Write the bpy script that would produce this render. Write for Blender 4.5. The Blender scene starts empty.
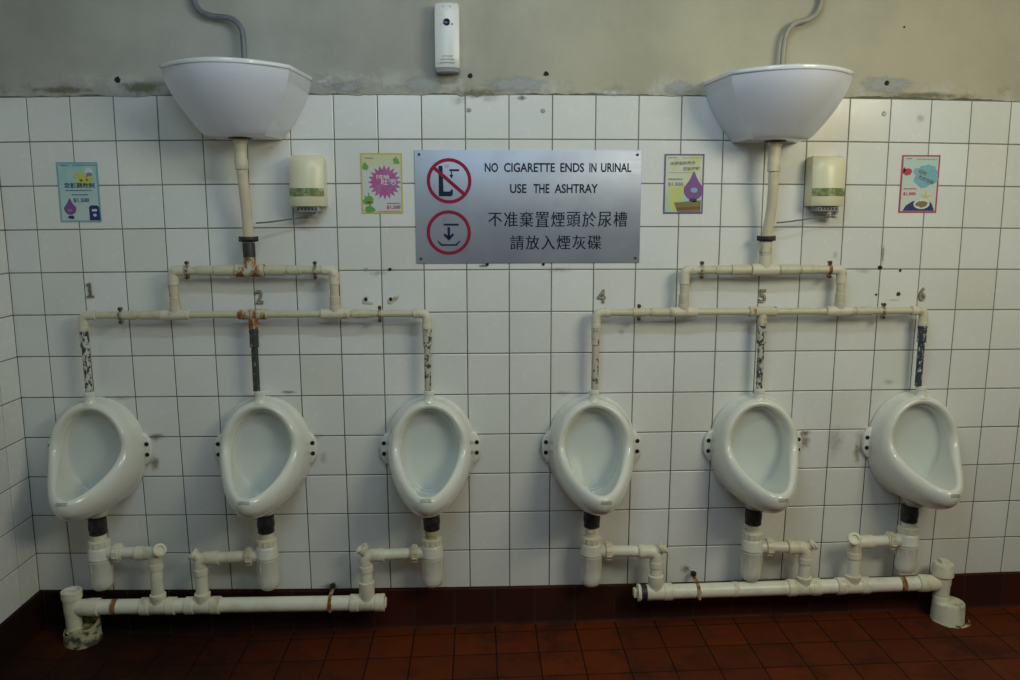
import bpy, math, random
from math import sin, cos, pi, radians
from mathutils import Vector, Matrix, Quaternion
from mathutils.bvhtree import BVHTree

random.seed(7)
SC = bpy.context.scene
COL = SC.collection
T = 0.1524           # wall tile pitch (6 inch tiles)

# ------------------------------------------------------------------ materials
class NT:
    def __init__(self, name):
        self.m = bpy.data.materials.new(name)
        self.m.use_nodes = True
        self.t = self.m.node_tree
        self.b = self.t.nodes['Principled BSDF']
        self.out = self.t.nodes['Material Output']
    def n(self, kind, **kw):
        nd = self.t.nodes.new(kind)
        for k, v in kw.items():
            if k.startswith('i_'):
                key = k[2:]
                key = int(key) if key.isdigit() else key.replace('_', ' ')
                nd.inputs[key].default_value = v
            else:
                setattr(nd, k, v)
        return nd
    def l(self, a, b):
        self.t.links.new(a, b)
    def coord(self, world=False, scale=(1, 1, 1)):
        if world:
            o = self.n('ShaderNodeNewGeometry').outputs['Position']
        else:
            o = self.n('ShaderNodeTexCoord').outputs['Object']
        mp = self.n('ShaderNodeMapping')
        mp.inputs['Scale'].default_value = scale
        self.l(o, mp.inputs[0])
        return mp.outputs[0]
    def noise(self, vec, scale, detail=4, rough=.55):
        nd = self.n('ShaderNodeTexNoise')
        nd.inputs['Scale'].default_value = scale
        nd.inputs['Detail'].default_value = detail
        nd.inputs['Roughness'].default_value = rough
        self.l(vec, nd.inputs['Vector'])
        return nd.outputs['Fac']
    def ramp(self, fac, lo, hi, a=0.0, b=1.0):
        nd = self.n('ShaderNodeMapRange', interpolation_type='SMOOTHSTEP')
        nd.inputs['From Min'].default_value = lo
        nd.inputs['From Max'].default_value = hi
        nd.inputs['To Min'].default_value = a
        nd.inputs['To Max'].default_value = b
        self.l(fac, nd.inputs['Value'])
        return nd.outputs[0]
    def math(self, op, a, b=None):
        nd = self.n('ShaderNodeMath', operation=op)
        for i, v in enumerate((a, b)):
            if v is None: continue
            if isinstance(v, (int, float)): nd.inputs[i].default_value = v
            else: self.l(v, nd.inputs[i])
        return nd.outputs[0]
    def mix(self, fac, a, b, blend='MIX'):
        nd = self.n('ShaderNodeMix', data_type='RGBA', blend_type=blend)
        if isinstance(fac, (int, float)): nd.inputs[0].default_value = fac
        else: self.l(fac, nd.inputs[0])
        for i, v in ((6, a), (7, b)):
            if isinstance(v, tuple): nd.inputs[i].default_value = (*v[:3], 1)
            else: self.l(v, nd.inputs[i])
        return nd.outputs[2]
    def bump(self, h, strength=.2, dist=.002):
        nd = self.n('ShaderNodeBump')
        nd.inputs['Strength'].default_value = strength
        nd.inputs['Distance'].default_value = dist
        self.l(h, nd.inputs['Height'])
        self.l(nd.outputs[0], self.b.inputs['Normal'])
    def base(self, c):
        if isinstance(c, tuple): self.b.inputs['Base Color'].default_value = (*c[:3], 1)
        else: self.l(c, self.b.inputs['Base Color'])
    def rough(self, r):
        if isinstance(r, (int, float)): self.b.inputs['Roughness'].default_value = r
        else: self.l(r, self.b.inputs['Roughness'])

def mat(name, c, r=.45, metal=0, c2=None, scale=20, lo=.45, hi=.7, coat=0, bump=0, stretch=(1, 1, 1), spec=None):
    k = NT(name)
    v = k.coord(scale=stretch)
    nz = k.noise(v, scale)
    if c2 is None:
        c2 = tuple(x * .86 for x in c)
    k.base(k.mix(k.ramp(nz, lo, hi), c, c2))
    k.rough(r)
    k.b.inputs['Metallic'].default_value = metal
    k.b.inputs['Coat Weight'].default_value = coat
    k.b.inputs['Coat Roughness'].default_value = .08
    if spec is not None: k.b.inputs['Specular IOR Level'].default_value = spec
    if bump: k.bump(nz, bump, .001)
    return k.m

def m_tile():
    k = NT('glazed_tile')
    a = k.n('ShaderNodeAttribute', attribute_name='tint').outputs['Color']
    p = k.coord(world=True)
    n1 = k.noise(p, 3.0, 5)
    n2 = k.noise(p, 26, 6, .7)
    c = k.mix(k.ramp(n1, .35, .7, 0, .5), (.80, .80, .79), (.73, .735, .70))
    c = k.mix(k.ramp(n2, .62, .85, 0, .35), c, (.52, .49, .40))
    c = k.mix(1.0, c, a, 'MULTIPLY')
    k.base(c)
    k.rough(k.ramp(n2, .3, .8, .16, .34))
    k.bump(k.noise(p, 14, 2), .05, .002)
    return k.m

def m_grout():
    k = NT('dirty_grout')
    p = k.coord(world=True)
    n = k.noise(p, 4.5, 6, .7)
    z = k.n('ShaderNodeSeparateXYZ'); k.l(p, z.inputs[0])
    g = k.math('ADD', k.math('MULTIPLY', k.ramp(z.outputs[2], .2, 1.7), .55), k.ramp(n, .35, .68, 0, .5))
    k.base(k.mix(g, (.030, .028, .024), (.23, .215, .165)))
    k.rough(.9)
    return k.m

def m_plaster():
    k = NT('old_plaster')
    p = k.coord(world=True)
    s = k.n('ShaderNodeSeparateXYZ'); k.l(p, s.inputs[0])
    n1 = k.noise(p, 2.2, 6, .6)
    n2 = k.noise(p, 9, 8, .7)
    warm_right = k.ramp(k.math('ADD', s.outputs[0], k.math('MULTIPLY', n2, .8)), -.5, 1.3)      # warm light and yellowing put into the plaster colour towards the right
    c = k.mix(k.ramp(n1, .3, .72), k.mix(warm_right, (.46, .455, .42), (.50, .465, .345)), k.mix(warm_right, (.335, .335, .315), (.375, .35, .27)))
    c = k.mix(k.ramp(n2, .55, .8, 0, .5), c, (.45, .42, .35))
    # damp, flaking whitewash band just above the tiles
    zz = k.math('ADD', s.outputs[2], k.math('MULTIPLY', k.math('SUBTRACT', n1, .5), -.22))
    band = k.ramp(zz, 2.085, 2.03)
    flake = k.math('MULTIPLY', band, k.ramp(k.noise(p, 7, 6, .65), .50, .62))
    c = k.mix(k.math('MULTIPLY', flake, .6), c, (.56, .57, .55))
    brown = k.math('MULTIPLY', k.ramp(s.outputs[2], 2.06, 1.99), k.ramp(k.noise(p, 11, 6, .7), .5, .66, 0, .7))
    c = k.mix(brown, c, (.23, .20, .13))
    k.base(c); k.rough(.85)
    k.bump(k.math('ADD', n2, flake), .35, .004)
    return k.m

def m_floor(name='quarry_tile_floor', skirt=False):
    k = NT(name)
    p = k.coord(world=True)
    s = k.n('ShaderNodeSeparateXYZ'); k.l(p, s.inputs[0])
    def line(axis, off, pitch, w):
        u = k.math('DIVIDE', k.math('SUBTRACT', axis, off), pitch)
        f = k.math('FRACT', u)
        d = k.math('ABSOLUTE', k.math('SUBTRACT', f, .5))   # .5 on the joint
        return k.ramp(d, .5 - w * 1.6, .5 - w * .7), k.math('FLOOR', u)
    jx, ix = line(s.outputs[0], -.25, .1545, .014)
    if skirt:
        joint, iy = jx, ix
    else:
        jy, iy = line(s.outputs[1], -.072, .1524, .014)
        joint = k.math('MAXIMUM', jx, jy)
    cmb = k.n('ShaderNodeCombineXYZ'); k.l(ix, cmb.inputs[0]); k.l(iy, cmb.inputs[1])
    wn = k.n('ShaderNodeTexWhiteNoise'); k.l(cmb.outputs[0], wn.inputs['Vector'])
    n1 = k.noise(p, 5, 6, .65); n2 = k.noise(p, 40, 4, .6)
    if skirt:
        ca, cb, cj = (.060, .014, .008), (.036, .011, .008), (.045, .026, .018)
    else:
        ca, cb, cj = (.135, .025, .006), (.090, .019, .006), (.012, .006, .004)
    c = k.mix(wn.outputs['Value'], ca, cb)
    c = k.mix(k.ramp(n1, .46, .68, 0, .6), c, (.020, .012, .008))
    c = k.mix(k.ramp(n2, .55, .8, 0, .3), c, (.10, .032, .015))
    dark_left = k.math('MULTIPLY', k.ramp(s.outputs[0], -.25, -1.2, 0, 1), k.ramp(n1, .25, .5, .5, .85))  # tiles get darker towards the left wall
    c = k.mix(dark_left, c, (.012, .007, .005))
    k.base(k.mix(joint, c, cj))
    k.rough(k.ramp(n1, .35, .7, .5, .8))
    k.b.inputs['Specular IOR Level'].default_value = .12
    k.bump(k.math('SUBTRACT', k.math('MULTIPLY', n2, .25), joint), .35, .002)
    return k.m

def m_porcelain(name, c, dirty=(.62, .56, .38), amt=.25):
    k = NT(name)
    p = k.coord()
    n1 = k.noise(p, 6, 5, .6)
    k.base(k.mix(k.ramp(n1, .5, .8, 0, amt), c, dirty))
    k.rough(.16)
    k.b.inputs['Coat Weight'].default_value = .5
    k.b.inputs['Coat Roughness'].default_value = .06
    return k.m

def m_peel(name, paint, metal, lo, hi, scale=95):
    """painted pipe with flaked paint showing dark metal"""
    k = NT(name)
    p = k.coord(world=True, scale=(1, 1, .55))
    n = k.noise(p, scale, 5, .6)
    f = k.ramp(n, lo, hi)
    k.base(k.mix(f, metal, paint))
    k.rough(.55)
    k.bump(f, .5, .001)
    return k.m

def m_rust(name, paint, lo=.42, hi=.6):
    k = NT(name)
    p = k.coord(world=True, scale=(1, 1, .5))
    n = k.noise(p, 38, 6, .65)
    c = k.mix(k.ramp(n, lo, hi), paint, (.25, .085, .018))
    c = k.mix(k.ramp(n, hi, hi + .16), c, (.07, .022, .008))
    k.base(c); k.rough(.75); k.bump(n, .4, .002)
    return k.m

def m_steel():
    k = NT('brushed_steel')
    p = k.coord(scale=(.6, 1, 90))
    n = k.noise(p, 6, 6, .7)
    n2 = k.noise(k.coord(), 4.0, 4)
    k.base(k.mix(k.ramp(n2, .35, .7), (.46, .50, .61), (.37, .40, .51)))
    k.b.inputs['Metallic'].default_value = .45
    k.rough(k.ramp(n, .3, .7, .38, .52))
    k.b.inputs['Anisotropic'].default_value = .5
    k.bump(n, .06, .0006)
    return k.m

def m_stain(name, c, lo=.42, hi=.62, scale=60, amt=.5):
    k = NT(name)
    p = k.coord(world=True)
    n = k.noise(p, scale, 6, .7)
    d = k.n('ShaderNodeAttribute', attribute_name='edge').outputs['Fac']
    f = k.ramp(k.math('MULTIPLY', n, d), lo * .30, hi * .80, 0, amt)
    tr = k.n('ShaderNodeBsdfTransparent')
    mx = k.n('ShaderNodeMixShader')
    k.l(f, mx.inputs[0]); k.l(tr.outputs[0], mx.inputs[1]); k.l(k.b.outputs[0], mx.inputs[2])
    k.l(mx.outputs[0], k.out.inputs['Surface'])
    k.base(c); k.rough(.8)
    return k.m

def m_grad(name, a, b, c=None, axis=2, lo=-.1, hi=.1, scale=14):
    """printed paper: soft gradient between colours in the sheet's own coordinates"""
    k = NT(name)
    p = k.coord()
    s = k.n('ShaderNodeSeparateXYZ'); k.l(p, s.inputs[0])
    col = k.mix(k.ramp(s.outputs[axis], lo, hi), a, b)
    if c: col = k.mix(k.ramp(k.noise(p, scale, 2), .45, .65), col, c)
    k.base(col); k.rough(.4)
    return k.m

CREAM = (.60, .56, .40)
MT = m_tile(); MG = m_grout(); MPL = m_plaster()
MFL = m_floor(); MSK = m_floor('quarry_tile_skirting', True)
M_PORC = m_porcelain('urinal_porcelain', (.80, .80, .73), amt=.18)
M_PORC_SHADE = m_porcelain('shaded_porcelain', (.64, .685, .665), (.58, .60, .48), .3)  # shade inside the basin put into the colour: darker, greyer porcelain
M_CIST = m_porcelain('cistern_porcelain', (.74, .75, .84), (.66, .66, .70), .3)
M_LID = m_porcelain('cistern_lid_porcelain', (.86, .87, .90), (.80, .80, .80), .2)
M_CREAM = mat('cream_painted_pipe', CREAM, .42, c2=(.47, .42, .29), scale=28, lo=.5, hi=.78, bump=.15)
M_CREAM2 = mat('cream_painted_fitting', (.68, .63, .49), .45, c2=(.40, .34, .22), scale=34, lo=.52, hi=.8, bump=.2)
M_CREAM3 = mat('yellowed_downpipe', (.70, .63, .46), .4, c2=(.50, .42, .27), scale=14, lo=.5, hi=.78)
M_PVC = mat('white_plastic_pipe', (.86, .84, .70), .32, c2=(.66, .61, .46), scale=14, lo=.5, hi=.8)
M_PVC2 = mat('ivory_plastic_fitting', (.82, .78, .62), .38, c2=(.55, .49, .33), scale=22, lo=.5, hi=.8)
M_CUP = mat('white_trap_plastic', (.80, .79, .71), .3, c2=(.70, .67, .55), scale=16)
M_RUB = mat('black_rubber', (.022, .023, .028), .5, c2=(.06, .06, .07), scale=60, bump=.4)
M_BLACK = mat('black_iron', (.022, .021, .025), .5, c2=(.05, .034, .03), scale=50, bump=.3)
M_DARKHOLE = mat('dark_hole', (.012, .011, .010), .8)
M_SCREW = mat('rusty_screw', (.06, .045, .035), .5, .3, c2=(.14, .075, .04), scale=120)
M_CLIP = mat('clip_band', (.48, .42, .30), .55, c2=(.16, .11, .07), scale=90, lo=.4, hi=.62)
M_RUSTCLIP = m_rust('rust_band', (.52, .43, .27), .36, .54)
M_RUST = m_rust('rusted_paint', CREAM, .40, .56)
M_RUST_L = m_rust('lightly_rusted_paint', CREAM, .52, .70)
M_PEEL = [
    m_peel('flaked_white_pipe', (.62, .62, .57), (.035, .042, .045), .46, .52),
    m_peel('dark_bare_pipe', (.30, .31, .28), (.042, .052, .050), .58, .68),
    m_peel('flaked_grey_pipe', (.56, .53, .41), (.05, .06, .055), .43, .50),
    m_peel('flaked_cream_pipe', (.60, .56, .43), (.07, .07, .06), .38, .45),
    m_peel('mottled_cream_pipe', (.58, .56, .46), (.05, .06, .075), .45, .52),
    m_peel('flaked_blue_grey_pipe', (.55, .56, .55), (.045, .055, .070), .54, .60),
]
M_STEEL = m_steel()
M_INK = mat('navy_ink', (.014, .022, .050), .6, c2=(.02, .03, .06), spec=.15)
M_RED = mat('sign_red', (.30, .014, .055), .5, spec=.2)
M_PALEINK = mat('pale_grey_ink', (.26, .27, .31), .5)
M_STAMP = mat('stamp_ink', (.10, .11, .095), .4, c2=(.2, .2, .17), scale=200)
M_DISP = mat('cream_plastic', (.80, .76, .54), .32, c2=(.74, .69, .48), scale=8)
M_DISPG = mat('green_label', (.17, .22, .08), .3, c2=(.42, .47, .29), scale=40, lo=.42, hi=.62)
M_GREY = mat('grey_plastic', (.36, .37, .38), .4)
M_SLOT = mat('dark_slot', (.05, .05, .055), .5)
M_CHROME = mat('tarnished_chrome', (.45, .46, .48), .3, .8)
M_TUBE = mat('thin_grey_tube', (.16, .17, .17), .4)
M_WHITE = mat('white_plastic', (.78, .79, .77), .35, c2=(.72, .73, .71), scale=10)
M_NUM = mat('brass_numeral', (.17, .14, .085), .5, .35, c2=(.30, .26, .17), scale=160, lo=.4, hi=.65)
M_NUMW = mat('worn_numeral_face', (.48, .45, .36), .5, .1, c2=(.20, .17, .11), scale=130, lo=.42, hi=.6)
M_CONDUIT_L = mat('grey_conduit', (.17, .185, .21), .45, c2=(.13, .14, .16), scale=20)
M_CONDUIT_R = mat('beige_conduit', (.33, .31, .25), .45, c2=(.26, .24, .19), scale=20)
M_FOAM = mat('yellowed_filler', (.55, .47, .22), .8, c2=(.16, .12, .06), scale=50, lo=.42, hi=.6, bump=.8)
M_COLLAR_L = mat('grimy_sleeve', (.52, .48, .30), .55, c2=(.08, .07, .045), scale=26, lo=.44, hi=.6, stretch=(1, 1, 1.6))
M_COLLAR_R = mat('stained_sleeve', (.74, .70, .55), .5, c2=(.26, .22, .13), scale=22, lo=.5, hi=.72, stretch=(1, 1, .25))
M_ST_BROWN = m_stain('brown_stain', (.19, .13, .055))
M_ST_GREY = m_stain('grey_stain', (.30, .27, .20), .44, .66, 45, .28)
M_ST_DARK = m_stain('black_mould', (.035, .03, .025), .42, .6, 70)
M_ST_PALE = m_stain('pale_plaster', (.46, .48, .48), .25, .45, 24, .75)
M_ST_FLAKE = m_stain('white_flake', (.62, .64, .64), .42, .6, 40, .8)
M_ST_OLIVE = m_stain('olive_plaster', (.22, .21, .12), .4, .6, 36, .7)
M_WALLPAINT = mat('side_wall_paint', (.42, .41, .37), .8)
M_CEIL = mat('ceiling_paint', (.62, .62, .59), .9)

# ------------------------------------------------------------------ mesh builder
class MB:
    def __init__(self):
        self.v = []; self.f = []
    def add(self, vs, fs):
        b = len(self.v)
        self.v += [Vector(x) for x in vs]
        self.f += [tuple(b + i for i in q) for q in fs]
    def grid(self, rings, closed=True, cap0=False, cap1=False):
        n = len(rings[0]); vs = [p for r in rings for p in r]; fs = []
        for i in range(len(rings) - 1):
            for j in range(n if closed else n - 1):
                k = (j + 1) % n
                fs.append((i * n + j, i * n + k, (i + 1) * n + k, (i + 1) * n + j))
        if cap0: fs.append(tuple(reversed(range(n))))
        if cap1: fs.append(tuple((len(rings) - 1) * n + j for j in range(n)))
        self.add(vs, fs)
    def tube(self, pts, r, seg=16, caps=True):
        pts = [Vector(p) for p in pts]
        rs = r if isinstance(r, (list, tuple)) else [r] * len(pts)
        t0 = (pts[1] - pts[0]).normalized()
        up = Vector((0, 0, 1)) if abs(t0.z) < .9 else Vector((0, 1, 0))
        nrm = (up - t0 * up.dot(t0)).normalized()
        rings = []; prev = t0
        for i, p in enumerate(pts):
            if i == 0: t = t0
            elif i == len(pts) - 1: t = (pts[i] - pts[i - 1]).normalized()
            else:
                a = (pts[i] - pts[i - 1]); b = (pts[i + 1] - pts[i])
                a = a.normalized() if a.length > 1e-9 else prev
                b = b.normalized() if b.length > 1e-9 else a
                t = (a + b).normalized()
            nrm = prev.rotation_difference(t) @ nrm
            nrm = (nrm - t * nrm.dot(t)).normalized()
            bn = t.cross(nrm); prev = t
            rings.append([p + (nrm * cos(2 * pi * j / seg) + bn * sin(2 * pi * j / seg)) * rs[i] for j in range(seg)])
        self.grid(rings, True, caps, caps)
    def prof(self, p0, axis, prof, seg=20):
        """lathe a profile [(distance along axis, radius)] about an axis from p0"""
        p0 = Vector(p0); ax = Vector(axis).normalized()
        self.tube2([p0 + ax * d for d, _ in prof], [max(r, 1e-4) for _, r in prof], ax, seg)
    def tube2(self, pts, rs, ax, seg):
        up = Vector((0, 0, 1)) if abs(ax.z) < .9 else Vector((0, 1, 0))
        n = (up - ax * up.dot(ax)).normalized(); b = ax.cross(n)
        rings = [[p + (n * cos(2 * pi * j / seg) + b * sin(2 * pi * j / seg)) * r for j in range(seg)] for p, r in zip(pts, rs)]
        self.grid(rings, True, True, True)
    def box(self, lo, hi, bev=0.0):
        x0, y0, z0 = lo; x1, y1, z1 = hi
        b = min(bev, (x1 - x0) * .45, (y1 - y0) * .45, (z1 - z0) * .45)
        def rect(z, i, c):
            x0_, x1_, y0_, y1_ = x0 + i, x1 - i, y0 + i, y1 - i
            if c <= 0: return [(x0_, y0_, z), (x1_, y0_, z), (x1_, y1_, z), (x0_, y1_, z)]
            o = []
            for cx, cy, a0 in ((x0_ + c, y0_ + c, pi), (x1_ - c, y0_ + c, 1.5 * pi), (x1_ - c, y1_ - c, 0), (x0_ + c, y1_ - c, .5 * pi)):
                for q in range(4):
                    a = a0 + q / 3 * pi / 2
                    o.append((cx + c * cos(a), cy + c * sin(a), z))
            return o
        if b <= 0:
            rs = [rect(z0, 0, 0), rect(z1, 0, 0)]
        else:
            rs = [rect(z0, b * .8, b * .35), rect(z0 + b * .25, b * .25, b * .8), rect(z0 + b, 0, b), rect(z1 - b, 0, b), rect(z1 - b * .25, b * .25, b * .8), rect(z1, b * .8, b * .35)]
        self.grid(rs, True, True, True)
    def flat(self, pts2, y, o=(0, 0)):
        """polygon in the wall plane from (x, z) points, facing the room (-y)"""
        a = sum(pts2[i][0] * pts2[(i + 1) % len(pts2)][1] - pts2[(i + 1) % len(pts2)][0] * pts2[i][1] for i in range(len(pts2)))
        if a < 0: pts2 = pts2[::-1]
        self.add([(o[0] + p[0], y, o[1] + p[1]) for p in pts2], [tuple(range(len(pts2)))])
    def annulus(self, c, r0, r1, y, seg=48):
        vs = []; fs = []
        for j in range(seg):
            a = 2 * pi * j / seg
            vs += [(c[0] + r0 * cos(a), y, c[1] + r0 * sin(a)), (c[0] + r1 * cos(a), y, c[1] + r1 * sin(a))]
        for j in range(seg):
            k = (j + 1) % seg
            fs.append((2 * j, 2 * j + 1, 2 * k + 1, 2 * k))
        self.add(vs, fs)

def obj(name, mb, m, parent=None, smooth=35, label=None, attr=None):
    if isinstance(mb, MB):
        off = parent_loc(parent)
        me = bpy.data.meshes.new(name)
        me.from_pydata([tuple(v - off) for v in mb.v], [], mb.f)
    else:
        me = mb
    me.validate()
    o = bpy.data.objects.new(name, me)
    COL.objects.link(o)
    if m: me.materials.append(m)
    if smooth:
        for p in me.polygons: p.use_smooth = True
        me.set_sharp_from_angle(angle=radians(smooth))
    o.parent = parent
    if label: o['label'] = label
    return o

def parent_loc(p):
    v = Vector((0, 0, 0))
    while p is not None:
        v = v + p.location; p = p.parent
    return v

def tag(o, label, cat, group=None):
    o['label'] = label; o['category'] = cat
    if group: o['group'] = group
    return o

def thing(name, label, cat, loc, group=None):
    o = bpy.data.objects.new(name, None); COL.objects.link(o)
    o.empty_display_size = .05; o.location = loc
    return tag(o, label, cat, group)

def struct(name, mb, m, parent=None, smooth=35):
    o = obj(name, mb, m, parent, smooth)
    if parent is None: o['kind'] = 'structure'
    return o

def blob(cx, cz, rx, rz, seed=0, n=18, jag=.25):
    r = random.Random(seed)
    return [(cx + rx * cos(2 * pi * i / n) * (1 + r.uniform(-jag, jag)), cz + rz * sin(2 * pi * i / n) * (1 + r.uniform(-jag, jag))) for i in range(n)]

def ell(cx, cz, rx, rz, n=28):
    return [(cx + rx * cos(2 * pi * i / n), cz + rz * sin(2 * pi * i / n)) for i in range(n)]

def rect(x0, z0, x1, z1):
    return [(x0, z0), (x1, z0), (x1, z1), (x0, z1)]

def bar(p, q, w):
    p = Vector(p); q = Vector(q); d = (q - p).normalized(); n = Vector((-d.y, d.x)) * w / 2
    return [tuple(p - n), tuple(q - n), tuple(q + n), tuple(p + n)]

def bend(pts, r, n=6):
    """polyline with rounded corners"""
    pts = [Vector(p) for p in pts]; out = [pts[0]]
    for i in range(1, len(pts) - 1):
        a, b, c = pts[i - 1], pts[i], pts[i + 1]
        d1 = (a - b).normalized(); d2 = (c - b).normalized()
        rr = min(r, (a - b).length * .49, (c - b).length * .49)
        s, e = b + d1 * rr, b + d2 * rr
        for k in range(n + 1):
            t = k / n
            out.append(s * (1 - t) ** 2 + b * 2 * t * (1 - t) + e * t * t)
    out.append(pts[-1])
    return out

def spline(pts, n=8):
    pts = [Vector(p) for p in pts]; out = []
    P = [pts[0] * 2 - pts[1]] + pts + [pts[-1] * 2 - pts[-2]]
    for i in range(1, len(P) - 2):
        for k in range(n):
            t = k / n
            a, b, c, d = P[i - 1], P[i], P[i + 1], P[i + 2]
            out.append(.5 * (2 * b + (c - a) * t + (2 * a - 5 * b + 4 * c - d) * t * t + (3 * b - a - 3 * c + d) * t ** 3))
    out.append(pts[-1])
    return out

def glyphs(text, bold=0.0, shear=0.0, spacing=1.0, word=1.0):
    cu = bpy.data.curves.new('writing', 'FONT')
    cu.body = text; cu.align_x = 'LEFT'; cu.size = 1; cu.offset = bold; cu.shear = shear
    cu.space_character = spacing; cu.space_word = word; cu.resolution_u = 4
    o = bpy.data.objects.new('writing', cu); COL.objects.link(o)
    dg = bpy.context.evaluated_depsgraph_get(); dg.update()
    me = bpy.data.meshes.new_from_object(o.evaluated_get(dg))
    vs = [v.co.copy() for v in me.vertices]; fs = [tuple(p.vertices) for p in me.polygons]
    bpy.data.objects.remove(o); bpy.data.curves.remove(cu); bpy.data.meshes.remove(me)
    return vs, fs

def write(mb, text, x0, z0, x1, z1, y, rot=0.0, depth=0.0, **kw):
    """lay text into the box x0..x1, z0..z1 in the wall plane at depth y"""
    vs, fs = glyphs(text, **kw)
    if not vs: return
    a = min(v.x for v in vs); b = max(v.x for v in vs); c = min(v.y for v in vs); d = max(v.y for v in vs)
    cx, cz = (x0 + x1) / 2, (z0 + z1) / 2
    out = []
    for v in vs:
        px = (v.x - (a + b) / 2) / (b - a) * (x1 - x0); pz = (v.y - (c + d) / 2) / (d - c) * (z1 - z0)
        out.append((cx + px * cos(rot) - pz * sin(rot), y, cz + px * sin(rot) + pz * cos(rot)))
    mb.add(out, fs)
    if depth:                      # give cut-out numerals a back and sides
        n = len(out); base = len(mb.v) - n
        edges = {}
        for f in fs:
            for i in range(len(f)):
                e = (f[i], f[(i + 1) % len(f)]); edges[e] = edges.get(e, 0) + 1
        mb.v += [Vector((p[0], y + depth, p[2])) for p in out]
        for (p, q) in edges:
            if (q, p) not in edges:
                mb.f.append((base + q, base + p, base + n + p, base + n + q))
        for f in fs: mb.f.append(tuple(base + n + i for i in reversed(f)))

# ------------------------------------------------------------------ room
def warp(x, z):
    """the hand-laid tiling is not a perfect grid: slow drift of the courses"""
    q = z - 1.1
    b = (1, x, q, x * x, x * q, q * q, x ** 3, x * x * q, x * q * q, q ** 3)
    cx = (-.00211, .01162, -.00081, .00353, .00434, .0008, -.00601, -.00008, -.00586, .00007)
    cz = (-.0007, -.00056, .0111, .00002, .00272, .00472, .00001, -.00599, -.00011, -.00573)
    xx = max(-1.75, min(2.1, x))
    b = (1, xx, q, xx * xx, xx * q, q * q, xx ** 3, xx * xx * q, xx * q * q, q ** 3)
    return x + sum(i * j for i, j in zip(b, cx)), z + sum(i * j for i, j in zip(b, cz))

XL, XR, YB, ZC = -1.66, 2.45, -4.0, 3.0
ZT = 1.9876
def floor_z(x): return .006 + .015 * x + .105 * max(0, -x - .9) ** 2

def tiles(edges_u, rows, place, name, parent, seed, rot_noise=.00035):
    """tile field: each cell is a bevelled glazed tile standing 3 mm proud of the grout bed"""
    rnd = random.Random(seed)
    mb = MB(); tint = []
    for i in range(len(edges_u) - 1):
        for j in range(len(rows) - 1):
            u0, u1, w1, w0 = edges_u[i], edges_u[i + 1], rows[j], rows[j + 1]
            g, bv = .0016, .0022
            if u1 - u0 < .012: continue
            def q(u, w, d, ing):
                uu = (u0 + ing) if u == 0 else (u1 - ing)
                ww = (w0 + ing) if w == 0 else (w1 - ing)
                return place(uu, ww, d)
            tl = [rnd.uniform(-rot_noise, rot_noise) for _ in range(4)]
            cs = [(0, 0), (1, 0), (1, 1), (0, 1)]
            r0 = [q(a, b, .003, g) for a, b in cs]
            r1 = [q(a, b, .0010 + tl[k], g + .0004) for k, (a, b) in enumerate(cs)]
            r2 = [q(a, b, tl[k], g + bv) for k, (a, b) in enumerate(cs)]
            mb.grid([r0, r1, r2], True, False, True)
            v = rnd.gauss(1, .025); c = (v * rnd.uniform(.985, 1.01), v, v * rnd.uniform(.975, 1.015), 1)
            if rnd.random() < .04: c = (c[0] * .95, c[1] * .945, c[2] * .92, 1)
            tint += [c] * 12
    o = obj(name, mb, MT, parent, 0)
    at = o.data.color_attributes.new('tint', 'FLOAT_COLOR', 'POINT')
    for k, c in enumerate(tint): at.data[k].color = c
    for p in o.data.polygons: p.use_smooth = False
    return o

rows = [ZT - k * T for k in range(13)]
# back wall: grout bed slab, tiles, plaster above, stains
mb = MB(); mb.box((XL - .12, .0026, -.1), (XR + .12, .15, 2.02))
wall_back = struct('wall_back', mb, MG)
edges = [XL] + [k * T - 1.56 for k in range(0, 27) if k * T - 1.56 < XR - .02] + [XR]
def place_back(u, w, d):
    x, z = warp(u, w)
    if u < XL + .01: x = XL + .0005
    return (max(XL, min(XR, x)), d, z)
tiles(edges, rows, place_back, 'tiling', wall_back, 3)
# plaster field, its lower edge ragged where it meets the top course
mb = MB(); rnd = random.Random(11); N = 220
top, low, lip = [], [], []
xs = [XL + (XR - XL) * i / N for i in range(N + 1)]
h = 0
for x in xs:
    h = .72 * h + rnd.uniform(-.0035, .0035)
    zb = warp(x, ZT)[1] + .002 + h - (.010 if -.09 < x < .02 and rnd.random() < .5 else 0)
    low.append((x, -.003, zb)); lip.append((x, .004, zb - .003))
mid = [(x, -.004, 2.06) for x in xs]; top = [(x, -.004, ZC) for x in xs]
mb.grid([lip, low, mid, top], False)
mb.box((XL - .12, .003, 2.021), (XR + .12, .15, ZC))
obj('plaster', mb, MPL, wall_back, 30)

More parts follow.
